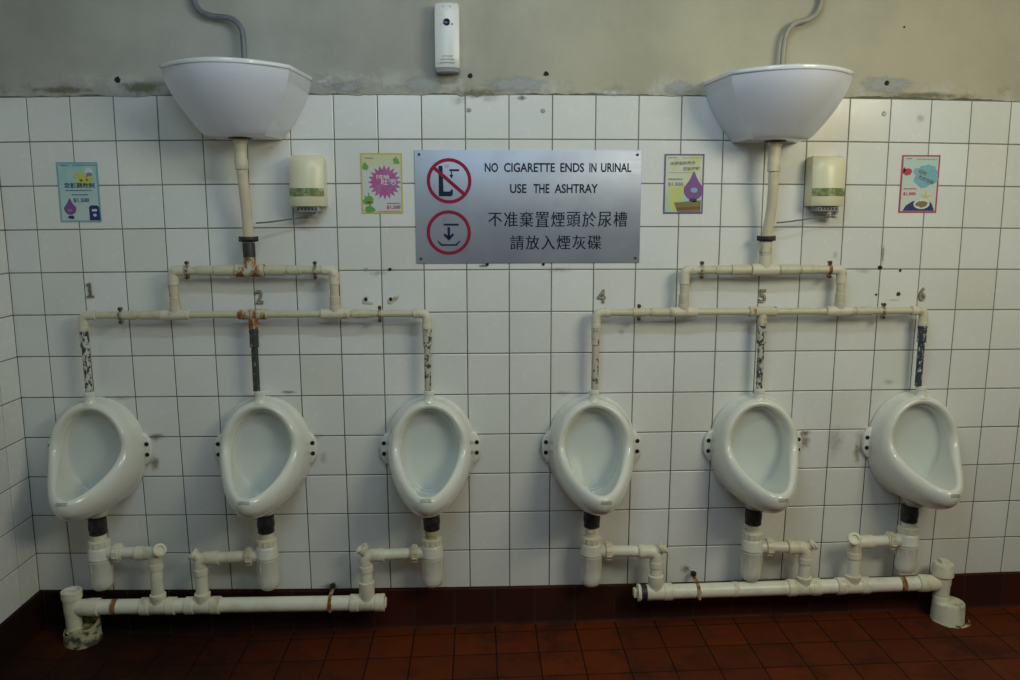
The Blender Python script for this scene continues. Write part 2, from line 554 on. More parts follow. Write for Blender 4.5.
def stain(cx, cz, rx, rz, m, seed, y=-.0009):
    mb = MB(); pts = blob(cx, cz, rx, rz, seed, 24, .2)
    mb.add([(cx, y, cz)] + [(p[0], y, p[1]) for p in pts], [(0, i + 1, (i + 1) % 24 + 1) for i in range(24)])
    o = obj('stain', mb, m, wall_back, 0)
    a = o.data.attributes.new('edge', 'FLOAT', 'POINT')
    for i in range(25): a.data[i].value = 1.0 if i == 0 else 0.0
    return o
S = [(1.245, .725, .035, .06, M_ST_BROWN), (1.24, .755, .05, .02, M_ST_BROWN), (-1.19, .77, .05, .03, M_ST_BROWN), (-1.20, .67, .03, .05, M_ST_BROWN),
     (-.60, .765, .035, .025, M_ST_GREY), (-.58, .68, .03, .04, M_ST_GREY), (-.365, .70, .03, .07, M_ST_GREY), (.235, .70, .025, .08, M_ST_GREY),
     (.60, .69, .02, .05, M_ST_BROWN), (1.45, .68, .025, .09, M_ST_BROWN), (1.455, .745, .03, .04, M_ST_GREY), (.86, .70, .02, .07, M_ST_GREY),
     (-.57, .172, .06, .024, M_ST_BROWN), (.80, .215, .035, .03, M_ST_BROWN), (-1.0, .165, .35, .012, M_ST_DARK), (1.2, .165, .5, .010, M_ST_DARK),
     (-.06, 1.975, .05, .03, M_ST_GREY), (.05, 1.98, .05, .02, M_ST_GREY), (.16, 1.985, .03, .015, M_ST_DARK), (.02, 1.395, .03, .012, M_ST_DARK),
     (1.318, 1.43, .02, .03, M_ST_GREY), (1.43, 1.372, .05, .02, M_ST_GREY), (-.36, 1.372, .07, .025, M_ST_GREY), (1.55, 1.262, .05, .008, M_ST_GREY),
     (-1.30, .92, .06, .018, M_ST_GREY), (.32, .92, .06, .02, M_ST_GREY), (-.70, .935, .05, .012, M_ST_DARK), (1.555, .95, .05, .02, M_ST_GREY),
     (1.36, .72, .06, .11, M_ST_GREY), (.53, 1.15, .02, .02, M_ST_GREY),
     (1.497, 1.43, .010, .06, M_ST_DARK), (.30, 1.38, .10, .02, M_ST_GREY), (1.60, 1.92, .03, .03, M_ST_GREY)]
for i, (x, z, rx, rz, m) in enumerate(S): stain(x, z, rx, rz, m, 50 + i)

for i, (x, z, rx, rz, m) in enumerate(((-.185, 2.028, .12, .042, M_ST_PALE), (-.45, 2.02, .10, .03, M_ST_PALE), (-.525, 2.03, .06, .035, M_ST_FLAKE), (-1.15, 2.015, .16, .035, M_ST_OLIVE), (-1.42, 2.005, .18, .02, M_ST_OLIVE),
        (.02, 2.0, .12, .025, M_ST_OLIVE), (.14, 2.03, .16, .04, M_ST_PALE), (.48, 2.005, .14, .018, M_ST_FLAKE), (.72, 2.02, .08, .035, M_ST_PALE), (1.46, 2.035, .14, .045, M_ST_PALE), (1.6, 2.0, .25, .018, M_ST_OLIVE))):
    stain(x, z, rx, rz, m, 200 + i, -.0048)

# skirting of red tiles with a coved foot, along back and left walls
def sk_top(x): return .1575 + .0085 * x * x * (1 if x < 0 else .55)
mb = MB(); xs = [XL + (XR - XL) * i / 40 for i in range(41)]
P = [(.003, 0), (-.009, 0), (-.0125, -.004)]
rings = [[(x, y, sk_top(x) + dz) for x in xs] for y, dz in P]
rings += [[(x, y, floor_z(x) + dz) for x in xs] for y, dz in ((-.0125, .012), (-.014, .005), (-.018, .001), (-.022, -.004))]
mb.grid(rings, False)
mb.f = [tuple(reversed(f)) for f in mb.f]
struct('baseboard_back', mb, MSK)
mb = MB(); ys = [0 - 4.0 * i / 20 for i in range(21)]
rings = [[(XL + a, y, z) for y in ys] for a, z in ((-.003, .181), (.009, .181), (.0125, .177), (.0125, .01), (.017, -.008), (.034, -.024))]
mb.grid(rings, False)
struct('baseboard_left', mb, MSK)

# left wall
mb = MB(); mb.box((XL - .12, YB, -.1), (XL - .0026, .0, ZC))
wall_left = struct('wall_left', mb, MG)
edges_l = [0, .118] + [.118 + T * k for k in range(1, 26)]
def place_left(u, w, d):
    return (XL - d, -u, warp(XL, w)[1])
o = tiles(edges_l, rows, place_left, 'tiling', wall_left, 5)
for p in o.data.polygons: p.flip()
mb = MB(); mb.box((XL - .05, YB, 1.992), (XL + .004, -.003, ZC - .001))
obj('plaster', mb, MPL, wall_left, 30)
# remaining room shell
mb = MB(); mb.box((XR, YB, -.1), (XR + .12, 0, ZC)); struct('wall_right', mb, M_WALLPAINT)
mb = MB(); mb.box((XL - .12, YB - .12, -.1), (XR + .12, YB, ZC)); struct('wall_front', mb, M_WALLPAINT)
mb = MB(); mb.box((XL - .12, YB - .12, ZC), (XR + .12, .15, ZC + .1)); struct('ceiling', mb, M_CEIL)
mb = MB()
xs = [XL + (XR - XL) * i / 40 for i in range(41)]
mb.grid([[(x, YB, floor_z(x)) for x in xs], [(x, .003, floor_z(x)) for x in xs]], False)
mb.add([(XL, YB, -.1), (XR, YB, -.1), (XR, .003, -.1), (XL, .003, -.1)], [(3, 2, 1, 0)])
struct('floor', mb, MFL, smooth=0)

# ------------------------------------------------------------------ urinals
NS = 48
def dz(tt):
    return .078 + .015 * min(tt / .3, 1) + .213 * max(0, (tt - .36) / .64) ** 2.5
def uring(W, zt, zb, yf, egg=.06):
    r = []
    for j in range(NS):
        a = 2 * pi * j / NS; tt = (1 - cos(a)) / 2
        D = dz(tt)
        y = yf(D, tt) if callable(yf) else yf
        r.append(Vector((W * sin(a) * (1 + egg * cos(a)), y, (zt + zb) / 2 + (zt - zb) / 2 * cos(a))))
    return r
RINGS = [
    uring(.155, .905, .510, -.001), uring(.164, .915, .500, -.001), uring(.167, .918, .497, -.005), uring(.167, .918, .497, -.013),
    uring(.162, .914, .502, -.020), uring(.157, .912, .507, lambda D, t: -.02 - .30 * (D - .02), .03),
    uring(.153, .912, .515, lambda D, t: -.02 - .58 * (D - .02), .02), uring(.149, .911, .535, lambda D, t: -.02 - .83 * (D - .02), .0),
    uring(.144, .909, .562, lambda D, t: -(D - .008), -.02), uring(.137, .902, .585, lambda D, t: -(D + .003), -.03),
    uring(.127, .894, .606, lambda D, t: -(D + .006), -.03), uring(.116, .886, .619, lambda D, t: -(D + .001), -.03), uring(.109, .880, .625, lambda D, t: -(D - .010), -.03),
]
INNER = [
    uring(.1065, .877, .622, lambda D, t: -(D - .022), -.03), uring(.1060, .876, .600, lambda D, t: -.03 - .66 * (D - .03), -.03), uring(.105, .875, .574, lambda D, t: -.03 - .30 * (D - .03), -.02),
    uring(.103, .872, .556, lambda D, t: -.038, 0), uring(.098, .866, .558, lambda D, t: -.030, .02), uring(.075, .84, .60, lambda D, t: -.027), uring(.03, .77, .69, lambda D, t: -.026),
]
def build_urinal():
    t = thing('urinal', 'urinal', 'urinal', (0, 0, 0), 'wall urinals in one row')
    mb = MB(); mb.grid(RINGS + INNER[:1], True, True, False); mb.f = [tuple(reversed(f)) for f in mb.f]
    # outlet neck under the belly
    body = obj('bowl', mb, M_PORC, t, 0)
    for p in body.data.polygons: p.use_smooth = True
    md = body.modifiers.new('Subdivision', 'SUBSURF'); md.levels = 1; md.render_levels = 2
    for nm, rr, mm, cap in (('basin_rim_wall', INNER[:4], M_PORC, False), ('basin_back', INNER[3:], M_PORC_SHADE, True)):
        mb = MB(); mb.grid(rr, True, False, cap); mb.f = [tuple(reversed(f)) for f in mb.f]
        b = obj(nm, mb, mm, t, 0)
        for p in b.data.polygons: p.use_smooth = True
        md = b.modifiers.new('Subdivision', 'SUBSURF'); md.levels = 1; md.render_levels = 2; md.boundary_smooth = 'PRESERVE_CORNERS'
    mb = MB(); mb.prof((0, -.073, .535), (0, 0, -1), [(0, .05), (.015, .048), (.03, .041), (.042, .036), (.0445, .034)], 24)
    obj('outlet_neck', mb, M_PORC, t)
    mb = MB(); mb.prof((0, -.0565, .902), (0, 0, 1), [(0, .027), (.006, .0225), (.014, .0185), (.029, .0178), (.031, .0195), (.043, .0195), (.045, .017)], 24)
    obj('inlet_spud', mb, M_PORC, t)
    for s in (-1, 1):
        mb = MB()
        prof = [(.150, .655), (.170, .662), (.183, .685), (.186, .700), (.186, .738), (.183, .752), (.170, .772), (.150, .785)]
        back = [(s * x, -.001, z) for x, z in prof]; fr = [(s * x, -.016, z) for x, z in prof]
        fr2 = [(s * (x - .003), -.020, z + (.003 if z < .71 else -.003)) for x, z in prof]
        if s > 0: back, fr, fr2 = back[::-1], fr[::-1], fr2[::-1]
        mb.grid([back, fr, fr2], True, False, True)
        ear = obj('mounting_ear', mb, M_PORC, t, 50)
        for z in (.700, .740):
            mb = MB(); mb.prof((s * .1725, -.0195, z), (0, -1, 0), [(0, .0078), (.0025, .0078), (.0035, .006)], 14)
            obj('bolt', mb, M_DARKHOLE, ear, label='dark bolt head')
    return t

def copy_tree(o, parent=None):
    c = o.copy(); COL.objects.link(c); c.parent = parent
    for ch in list(o.children): copy_tree(ch, c)
    return c

UDZ = (.009, .006, .001, -.002, -.004, 0)      # hand-set mounting heights
UX = [-1.389, -.786, -.179, .424, 1.039, 1.649]
UL = ['white urinal beside the left side wall, under numeral 1, lip turned down over the capped end of the drain',
      'white urinal under numeral 2 and the dark bare-metal drop pipe with rusty tee',
      'white urinal below two flaked scraps where a numeral is missing, left of the centre gap',
      'white urinal under numeral 4, first one right of the wide centre gap',
      'white urinal under numeral 5 with a brown stain by its right ear',
      'white urinal under numeral 6, farthest right along the wall']
UL[0] = 'white urinal under numeral 1, nearest the tiled side wall'
proto = build_urinal()
URI = [proto] + [copy_tree(proto) for _ in range(5)]
bpy.context.view_layer.update()
dg = bpy.context.evaluated_depsgraph_get()
bowl = [c for c in proto.children if c.name.startswith('bowl')][0]
ev = bowl.evaluated_get(dg); em = ev.to_mesh()
bvh = BVHTree.FromPolygons([v.co.copy() for v in em.vertices], [tuple(p.vertices) for p in em.polygons])
ev.to_mesh_clear()
STAMP = [(-.004, .612), (-.006, .611), (-.002, .614), (.012, .600), (.014, .601), (.012, .604)]
for k, u in enumerate(URI):
    u.location = (UX[k], 0, UDZ[k]); u['label'] = UL[k]
    mb = MB(); sx, sz = STAMP[k]
    w, h = .018, .0045
    for a, b in (((-1, -1), (1, -1)), ((1, -1), (1, 1)), ((1, 1), (-1, 1)), ((-1, 1), (-1, -1))):
        n = 6
        for i in range(n):
            p = [sx + w * (a[0] + (b[0] - a[0]) * i / n), sz - .17 + h * (a[1] + (b[1] - a[1]) * i / n)]
            q = [sx + w * (a[0] + (b[0] - a[0]) * (i + 1) / n), sz - .17 + h * (a[1] + (b[1] - a[1]) * (i + 1) / n)]
            mb.flat(bar(p, q, .0016), 0)
    for i in range(7):
        x = sx - .0135 + i * .0042
        mb.flat(bar((x, sz - .17 - .0022), (x + .0010, sz - .17 + .0022), .0016), 0)
        mb.flat(bar((x, sz - .17 + (.0018 if i % 2 else -.0018)), (x + .003, sz - .17 + (.0018 if i % 2 else -.0018)), .0012), 0)
    # lay the mark onto the curved front of the lip
    for v in mb.v:
        loc, nrm, i, d = bvh.ray_cast(Vector((v.x, -.9, v.z + .17 + .362 * .605)), Vector((0, 1, -.362)).normalized())
        if loc is None: loc, nrm, i, d = bvh.find_nearest(Vector((v.x, -.3, v.z + .17)))
        if nrm.y > 0: nrm = -nrm
        v.x, v.y, v.z = loc + nrm * .0009
    off = parent_loc(u)
    for v in mb.v: v += off
    obj('maker_stamp', mb, M_STAMP, u, 0, label='small grey stamped mark on the lip')

# ------------------------------------------------------------------ flush pipework (one connected run per bank)
def sleeve(mb, p, axis, L, r):
    ax = Vector(axis).normalized(); p = Vector(p)
    mb.prof(p - ax * L / 2, ax, [(0, r * .93), (.0015, r), (L - .0015, r), (L, r * .93)], 18)

def clip(parent, x, z, r, m, y=-.058):
    """two-part ring clip on a stand-off, ears above and below the pipe"""
    mb = MB()
    mb.prof((x - .0055, y, z), (1, 0, 0), [(0, r + .0005), (0, r + .003), (.011, r + .003), (.011, r + .0005)], 18)
    for q in (-1, 1):
        za, zb = sorted((z + q * (r + .001), z + q * (r + .017)))
        mb.box((x - .0050, y - .004, za), (x + .0050, y + .004, zb), .001)
    mb.tube([(x, y + r + .002, z), (x, -.001, z)], .005, 8)
    c = obj('pipe_clip', mb, m, parent)
    for q in (-1, 1):
        mb = MB(); mb.prof((x, y - .0035, z + q * (r + .0105)), (0, -1, 0), [(0, .0062), (.004, .0062), (.006, .004)], 12)
        mb.prof((x, y + .0035, z + q * (r + .0105)), (0, 1, 0), [(0, .0062), (.006, .0062)], 6)
        obj('screw', mb, M_SCREW, c)
    return c

def pipework(side, D):
    L = thing('flush_pipework', D['label'], 'flush pipe', (D['cx'], 0, 1.23), 'flush pipework between cistern and urinals')
    yp = -.058
    xu, zu = D['up']; ru = .0185
    # downpipe from cistern
    mb = MB(); mb.tube(spline([(D['cx0'], -.105, D['ct'] - .001), (D['cx0'] + .002, -.102, 1.70), (D['cx'] + D.get('bow', .004), -.078, 1.60), (D['cx'], yp, 1.50)], 6), .0180, 20)
    obj('down_pipe', mb, M_CREAM3, L)
    mb = MB(); mb.prof((D['cx0'], -.105, D['ct']), (0, 0, -1), [(0, .024), (.012, .024), (.014, .0205), (.065, .0205), (.066, .0220), (.098, .0220), (.10, .019)], 20)
    obj('socket', mb, M_CREAM3, L)
    zc = D['zc']
    mb = MB(); mb.prof((D['cx'], yp, zc + .012), (0, 0, -1), [(0, .024), (.002, .031), (.011, .031), (.014, .025), (.020, .023)], 20)
    for s in (-1, 1): mb.prof((D['cx'] + s * .0295, yp, zc + .013), (0, 0, -1), [(0, .005), (.018, .005)], 8)
    obj('coupling_flange', mb, M_BLACK, L, label='black iron coupling ring')
    mb = MB(); mb.prof((D['cx'], yp, zc - .010), (0, 0, -1), D['sock'], 20)
    obj('coupling_sleeve', mb, D['sockm'], L)
    # upper header tee
    xa, xb, x0 = D['xa'], D['xb'], D['cx']
    mb = MB(); mb.prof((x0 - .05, yp, zu), (1, 0, 0), [(0, .0205), (.002, .0222), (.098, .0222), (.10, .0205)], 20)
    mb.prof((x0, yp, zu + .05), (0, 0, -1), [(0, .0212), (.03, .0216), (.05, .0216)], 20)
    obj('tee_fitting', mb, D['teem'], L)
    for s, xe in ((-1, xa), (1, xb)):
        mb = MB(); mb.tube([(x0 + s * .05, yp, zu), (xe - s * .022, yp, zu)], .0150, 18)
        sleeve(mb, (x0 + s * .088, yp, zu), (1, 0, 0), .07, .0192); sleeve(mb, (x0 + s * .155, yp, zu), (1, 0, 0), .05, .0172)
        obj('header_pipe', mb, M_CREAM, L)
        mb = MB(); mb.tube(bend([(xe - s * .040, yp, zu), (xe, yp, zu), (xe, yp, zu - .05)], .03), .0185, 18)
        obj('elbow', mb, M_CREAM2, L)
        mb = MB(); mb.tube([(xe, yp, zu - .05), (xe, yp, D['zl'] + .018)], .0155, 18)
        mb.prof((xe, yp, D['zl'] + .065), (0, 0, -1), [(0, .016), (.002, .0178), (.045, .0178), (.05, .0165)], 18)
        obj('side_pipe', mb, M_CREAM, L)
        mb = MB(); mb.prof((xe - .05, yp, D['zl']), (1, 0, 0), [(0, .0165), (.002, .0185), (.098, .0185), (.10, .0165)], 18)
        mb.prof((xe, yp, D['zl'] + .03), (0, 0, -1), [(0, .0205), (.03, .016)], 18)
        obj('tee_fitting', mb, M_CREAM2, L)
    zl = D['zl']; x1, x2, x3 = D['drops']
    for a, b in ((x1 + .02, xa - .05), (xa + .05, x2 - .05), (x2 + .05, xb - .05), (xb + .05, x3 - .02)):
        mb = MB(); mb.tube([(a, yp, zl), (b, yp, zl)], .0128, 16)
        if a < xa < x2 and b < xa:
            sleeve(mb, (b - .035, yp, zl), (1, 0, 0), .07, .0158); sleeve(mb, (b - .11, yp, zl), (1, 0, 0), .05, .0162)
        if a > xb: sleeve(mb, (a + .04, yp, zl), (1, 0, 0), .06, .0162)
        obj('header_pipe', mb, M_CREAM, L)
    mb = MB(); mb.prof((x2 - .05, yp, zl), (1, 0, 0), [(0, .0165), (.002, .0182), (.098, .0182), (.10, .0165)], 18)
    mb.prof((x2, yp, zl), (0, 0, -1), [(0, .0165), (.05, .0165), (.052, .014)], 18)
    obj('tee_fitting', mb, D['lteem'], L)
    for s, xe in ((1, x1), (-1, x3)):
        mb = MB(); mb.tube(bend([(xe + s * .045, yp, zl), (xe, yp, zl), (xe, yp, zl - .055)], .022), .0165, 18)
        sleeve(mb, (xe + s * .04, yp, zl), (1, 0, 0), .016, .0178); sleeve(mb, (xe, yp, zl - .048), (0, 0, 1), .016, .0178)
        obj('elbow', mb, M_CREAM2, L)
    for k, xe in enumerate((x1, x2, x3)):
        mb = MB(); mb.prof((xe, yp, zl - .05), (0, 0, -1), [(0, .0135), (.002, .0158), (.062, .0158), (.066, .0125), (.07, .0122), (zl - .05 - .9475 - UDZ[k + D['pk']], .0122)], 16)
        # weld and coupling rings
        sleeve(mb, (xe, yp, zl - .062), (0, 0, 1), .010, .0172)
        sleeve(mb, (xe, yp, zl - .114), (0, 0, 1), .006, .0165)
        obj('drop_pipe', mb, M_PEEL[k + D['pk']], L, label=D['dl'][k])
    for x, z, r, m in D['clips']: clip(L, x, z, r, m)
    return L
sockL = [(0, .0285), (.002, .0285), (.045, .0270), (.05, .0245), (.10, .0245)]
pipework('l', dict(ct=1.831, cx=-.799, cx0=-.797, bow=.003, zc=1.492, up=(-.799, 1.386), xa=-1.067, xb=-.507, zl=1.230, drops=(-1.389, -.797, -.182),
    sock=[(0, .0205), (.002, .0215), (.055, .0212)], sockm=M_BLACK, teem=M_RUST, lteem=M_RUST, pk=0,
    clips=[(-1.017, 1.388, .0150, M_CLIP), (-.572, 1.386, .0150, M_CLIP), (-1.258, 1.229, .0128, M_CLIP), (-.349, 1.229, .0128, M_CLIP)],
    dl=['flaked white and dark drop pipe', 'dark bare-metal drop pipe', 'flaked cream drop pipe'],
    label='cream flush pipe run with rusty tees feeding urinals under numerals 1 and 2'))
pipework('r', dict(ct=1.825, cx=1.037, cx0=1.035, bow=.006, zc=1.490, up=(1.04, 1.381), xa=.745, xb=1.320, zl=1.229, drops=(.4275, 1.036, 1.636),
    sock=[(0, .0205), (.002, .0212), (.03, .0212), (.031, .0224), (.036, .0224), (.037, .0212), (.055, .0212)], sockm=M_RUST_L, teem=M_CREAM2, lteem=M_RUST_L, pk=3,
    clips=[(.807, 1.381, .0150, M_CLIP), (1.275, 1.381, .0150, M_RUSTCLIP), (.583, 1.229, .0128, M_CLIP), (1.484, 1.229, .0128, M_CLIP)],
    dl=['flaked cream drop pipe', 'mottled cream drop pipe', 'flaked blue-grey drop pipe'],
    label='cream flush pipe run feeding urinals under numerals 4, 5 and 6'))

# ------------------------------------------------------------------ drain pipes along the floor
YM = -.09
def collar_nut(mb, p, ax, L, r, n=10):
    """ribbed union nut"""
    p = Vector(p); ax = Vector(ax).normalized()
    mb.prof(p, ax, [(0, r * .9), (.002, r), (L - .002, r), (L, r * .9)], 24)
    up = Vector((0, 0, 1)) if abs(ax.z) < .9 else Vector((0, 1, 0))
    a = (up - ax * up.dot(ax)).normalized(); b = ax.cross(a)
    for k in range(n):
        q = 2 * pi * k / n; d = a * cos(q) + b * sin(q)
        mb.tube([p + ax * .003 + d * r, p + ax * (L - .003) + d * r], .0028, 6)

def drain(D):
    t = thing('drain_pipe', D['label'], 'drain pipe', (D['rx'], YM, floor_z(D['rx'])), 'white drain pipes along the skirting')
    x0, z0 = D['a']; x1, z1 = D['b']
    def zz(x): return z0 + (z1 - z0) * (x - x0) / (x1 - x0)
    mb = MB(); mb.tube([(x0, YM, zz(x0)), (x1, YM, zz(x1))], .0275, 24)
    obj('main_pipe', mb, M_PVC, t)
    ax = Vector((x1 - x0, 0, z1 - z0)).normalized()
    for x in D['tees']:
        mb = MB(); p = Vector((x, YM, zz(x)))
        for s in (-1, 1):
            if s < 0 and D.get('band') and x == D['tees'][0]: continue
            mb.prof(p + ax * (s * .028), ax * s, [(0, .0295), (.004, .0325), (.034, .0325), (.036, .029)], 24)
        mb.prof(p - ax * .034, ax, [(0, .0290), (.002, .0302), (.064, .0302)], 24)
        h = D.get('soc', {}).get(x, .050)
        mb.prof(p, (0, 0, 1), [(0, .026), (.02, .0275), (.030, .0275), (.032, .0285), (h - .002, .0285), (h, .0255)], 24)
        obj('tee_fitting', mb, M_PVC2, t)
    for x in D['joints']:
        mb = MB(); sleeve(mb, (x, YM, zz(x)), ax, .022, .0288)
        obj('joint_band', mb, M_RUSTCLIP if x in D.get('rustj', ()) else M_PVC2, t)
    # riser tee at the floor outlet
    rx, rz = D['rx'], zz(D['rx'])
    s = 1 if x1 > rx and abs(x0 - rx) < .05 else -1
    mb = MB()
    mb.prof((rx, YM, rz + (.038 if D['cap'] == 'socket' else .048)), (0, 0, -1), [(0, .030), (.002, .0315), (.05, .0315), (.06, .029), (.105, .0275)], 24)
    mb.prof((rx + s * .005, YM, rz), (s, 0, 0), [(0, .026), (.025, .0295), (.045, .031), (.062, .033), (.090, .033), (.092, .029)], 24)
    obj('riser_tee', mb, M_PVC2, t)
    mb = MB()
    if D['cap'] == 'socket':
        mb.prof((rx, YM, rz + .036), (0, 0, 1), [(0, .031), (.002, .0355), (.030, .0360), (.032, .034), (.032, .029), (.022, .027), (.022, .001)], 28)
        mb.box((rx - .024, YM - .004, rz + .058), (rx + .024, YM + .004, rz + .066))
    else:
        mb.prof((rx, YM, rz + .030), (0, 0, 1), [(0, .033), (.002, .0385), (.040, .0385), (.050, .034), (.052, .03), (.052, .001)], 28)
        mb.box((rx - .016, YM - .016, rz + .081), (rx + .016, YM + .016, rz + .094), .003)
    obj('cap', mb, M_PVC2, t)
    mb = MB(); zf = floor_z(rx)
    mb.prof((rx, YM, rz - .05), (0, 0, -1), [(0, .026), (rz - .05 - zf - D['foot'], .026)], 24)
    if D['cap'] != 'socket': sleeve(mb, (rx, YM, rz - .066), (0, 0, 1), .03, .029)
    obj('riser_pipe', mb, M_PVC, t)
    # end plug
    if 'plug' in D:
        px, sgn = D['plug']; pz = zz(px)
        mb = MB(); mb.prof((px, YM, pz), (sgn, 0, 0), D['plugprof'], 24)
        for k in range(4):
            a = k * pi / 2 + .4
        xa_, xb_ = sorted((px + sgn * .010, px + sgn * .024)); mb.box((xa_, YM - .015, pz - .015), (xb_, YM + .015, pz + .015), .003)
        obj('end_plug', mb, M_PVC2, t)
        if D.get('band'):
            mb = MB(); mb.prof((px + .004, YM, pz), (1, 0, 0), [(0, .027), (.001, .0290), (.022, .0290), (.023, .027)], 24)
            obj('rubber_band', mb, M_RUB, t, label='black rubber sleeve')
    for x in D['clamp']:
        z = zz(x); mb = MB()
        mb.prof((x - .006, YM, z), (1, 0, 0), [(0, .028), (0, .0305), (.012, .0305), (.012, .028)], 24)
        mb.box((x - .006, YM, z + .029), (x + .006, -.014, z + .033)); mb.box((x - .007, -.020, z + .026), (x + .007, -.0135, z + .046))
        mb.tube([(x + .004, YM - .031, z + .012), (x - .003, YM - .032, z - .008), (x + .003, YM - .030, z - .020)], .0055, 8)
        c = obj('pipe_clamp', mb, M_RUSTCLIP, t, label='rusty strap clamp')
        mb = MB(); mb.prof((x, -.030, z + .042), (0, -1, 0), [(0, .011), (.008, .011), (.012, .006), (.018, .006)], 6)
        obj('bolt', mb, M_DARKHOLE, c)
    return t, zz
TL = {-1.186: .05, -1.024: .05, -.420: .085}
drL, zzL = drain(dict(rx=-1.497, a=(-1.49, .152), b=(-.372, .147), tees=(-1.186, -1.024, -.420), soc=TL, joints=(-1.345,), rustj=(-1.345,), cap='socket', foot=.03,
    plug=(-.372, 1), plugprof=[(0, .029), (.004, .033), (.016, .033), (.018, .025), (.018, .001)], clamp=(-.556,),
    label='white plastic drain pipe along skirting below urinals 1 and 2, capped on its right end'))
TR = {.664: .070, 1.233: .045, 1.422: .045}
drR, zzR = drain(dict(rx=1.773, a=(.604, .166), b=(1.765, .1815), tees=(.664, 1.233, 1.422), soc=TR, joints=(.97, 1.615), rustj=(1.615,), cap='square', foot=.0735,
    plug=(.604, -1), plugprof=[(-.004, .029), (.000, .0325), (.008, .0325), (.010, .020), (.012, .001)], band=True, clamp=(.824,),
    label='white plastic drain pipe along skirting below urinals 5 and 6, plugged on its left end'))

# floor sleeves
t = thing('pipe_sleeve', 'grimy round floor sleeve packed with yellow filler in the left floor corner', 'pipe sleeve', (-1.471, -.088, floor_z(-1.46)), 'floor sleeves of the drains')
mb = MB(); seg = 40; rings = []
for r, dzv in ((.064, 0.0005), (.0655, .012), (.063, .02), (.063, 'top'), (.058, 'top'), (.056, .02)):
    ring = []
    for j in range(seg):
        a = 2 * pi * j / seg
        z = floor_z(-1.46) + ((.066 + .020 * cos(a - .5) + .006 * sin(3 * a)) if dzv == 'top' else dzv)
        ring.append((-1.471 + r * cos(a), -.088 + r * sin(a), z))
    rings.append(ring)
mb.grid(rings, True, True, False)
obj('sleeve', mb, M_COLLAR_L, t)
mb = MB(); r2 = random.Random(4); rings = []
for r in (.054, .043, .0285):
    rings.append([(-1.471 + (.0 if r > .05 else -.026 * (.054 - r) / .0255) + r * cos(2 * pi * j / 24), -.088 + (-.002 * (.054 - r) / .0255) + r * sin(2 * pi * j / 24), floor_z(-1.46) + .046 + .02 * (1 - r / .054) + r2.uniform(-.004, .006)) for j in range(24)])
mb.grid(rings, True)
obj('filler', mb, M_FOAM, t, label='crumbling yellow filler')
t = thing('pipe_sleeve', 'cream round floor sleeve with a closed top at the right end of the drain', 'pipe sleeve', (1.803, -.093, floor_z(1.8)), 'floor sleeves of the drains')
mb = MB(); zf = floor_z(1.8)
mb.prof((1.803, -.093, zf + .0005), (0, 0, 1), [(0, .060), (.006, .059), (.066, .0575), (.072, .056)], 40)
obj('sleeve', mb, M_COLLAR_R, t)
mb = MB(); rings = []
r2 = random.Random(9)
for r, h in ((.070, .0006), (.064, .004), (.060, .006)):
    rings.append([(1.812 + (r + r2.uniform(-.006, .006)) * cos(2 * pi * j / 26), -.101 + (r + r2.uniform(-.006, .006)) * .95 * sin(2 * pi * j / 26), zf + h) for j in range(26)])
mb.grid(rings, True)
obj('mortar_collar', mb, M_COLLAR_L, t, label='stained mortar ring on the floor')

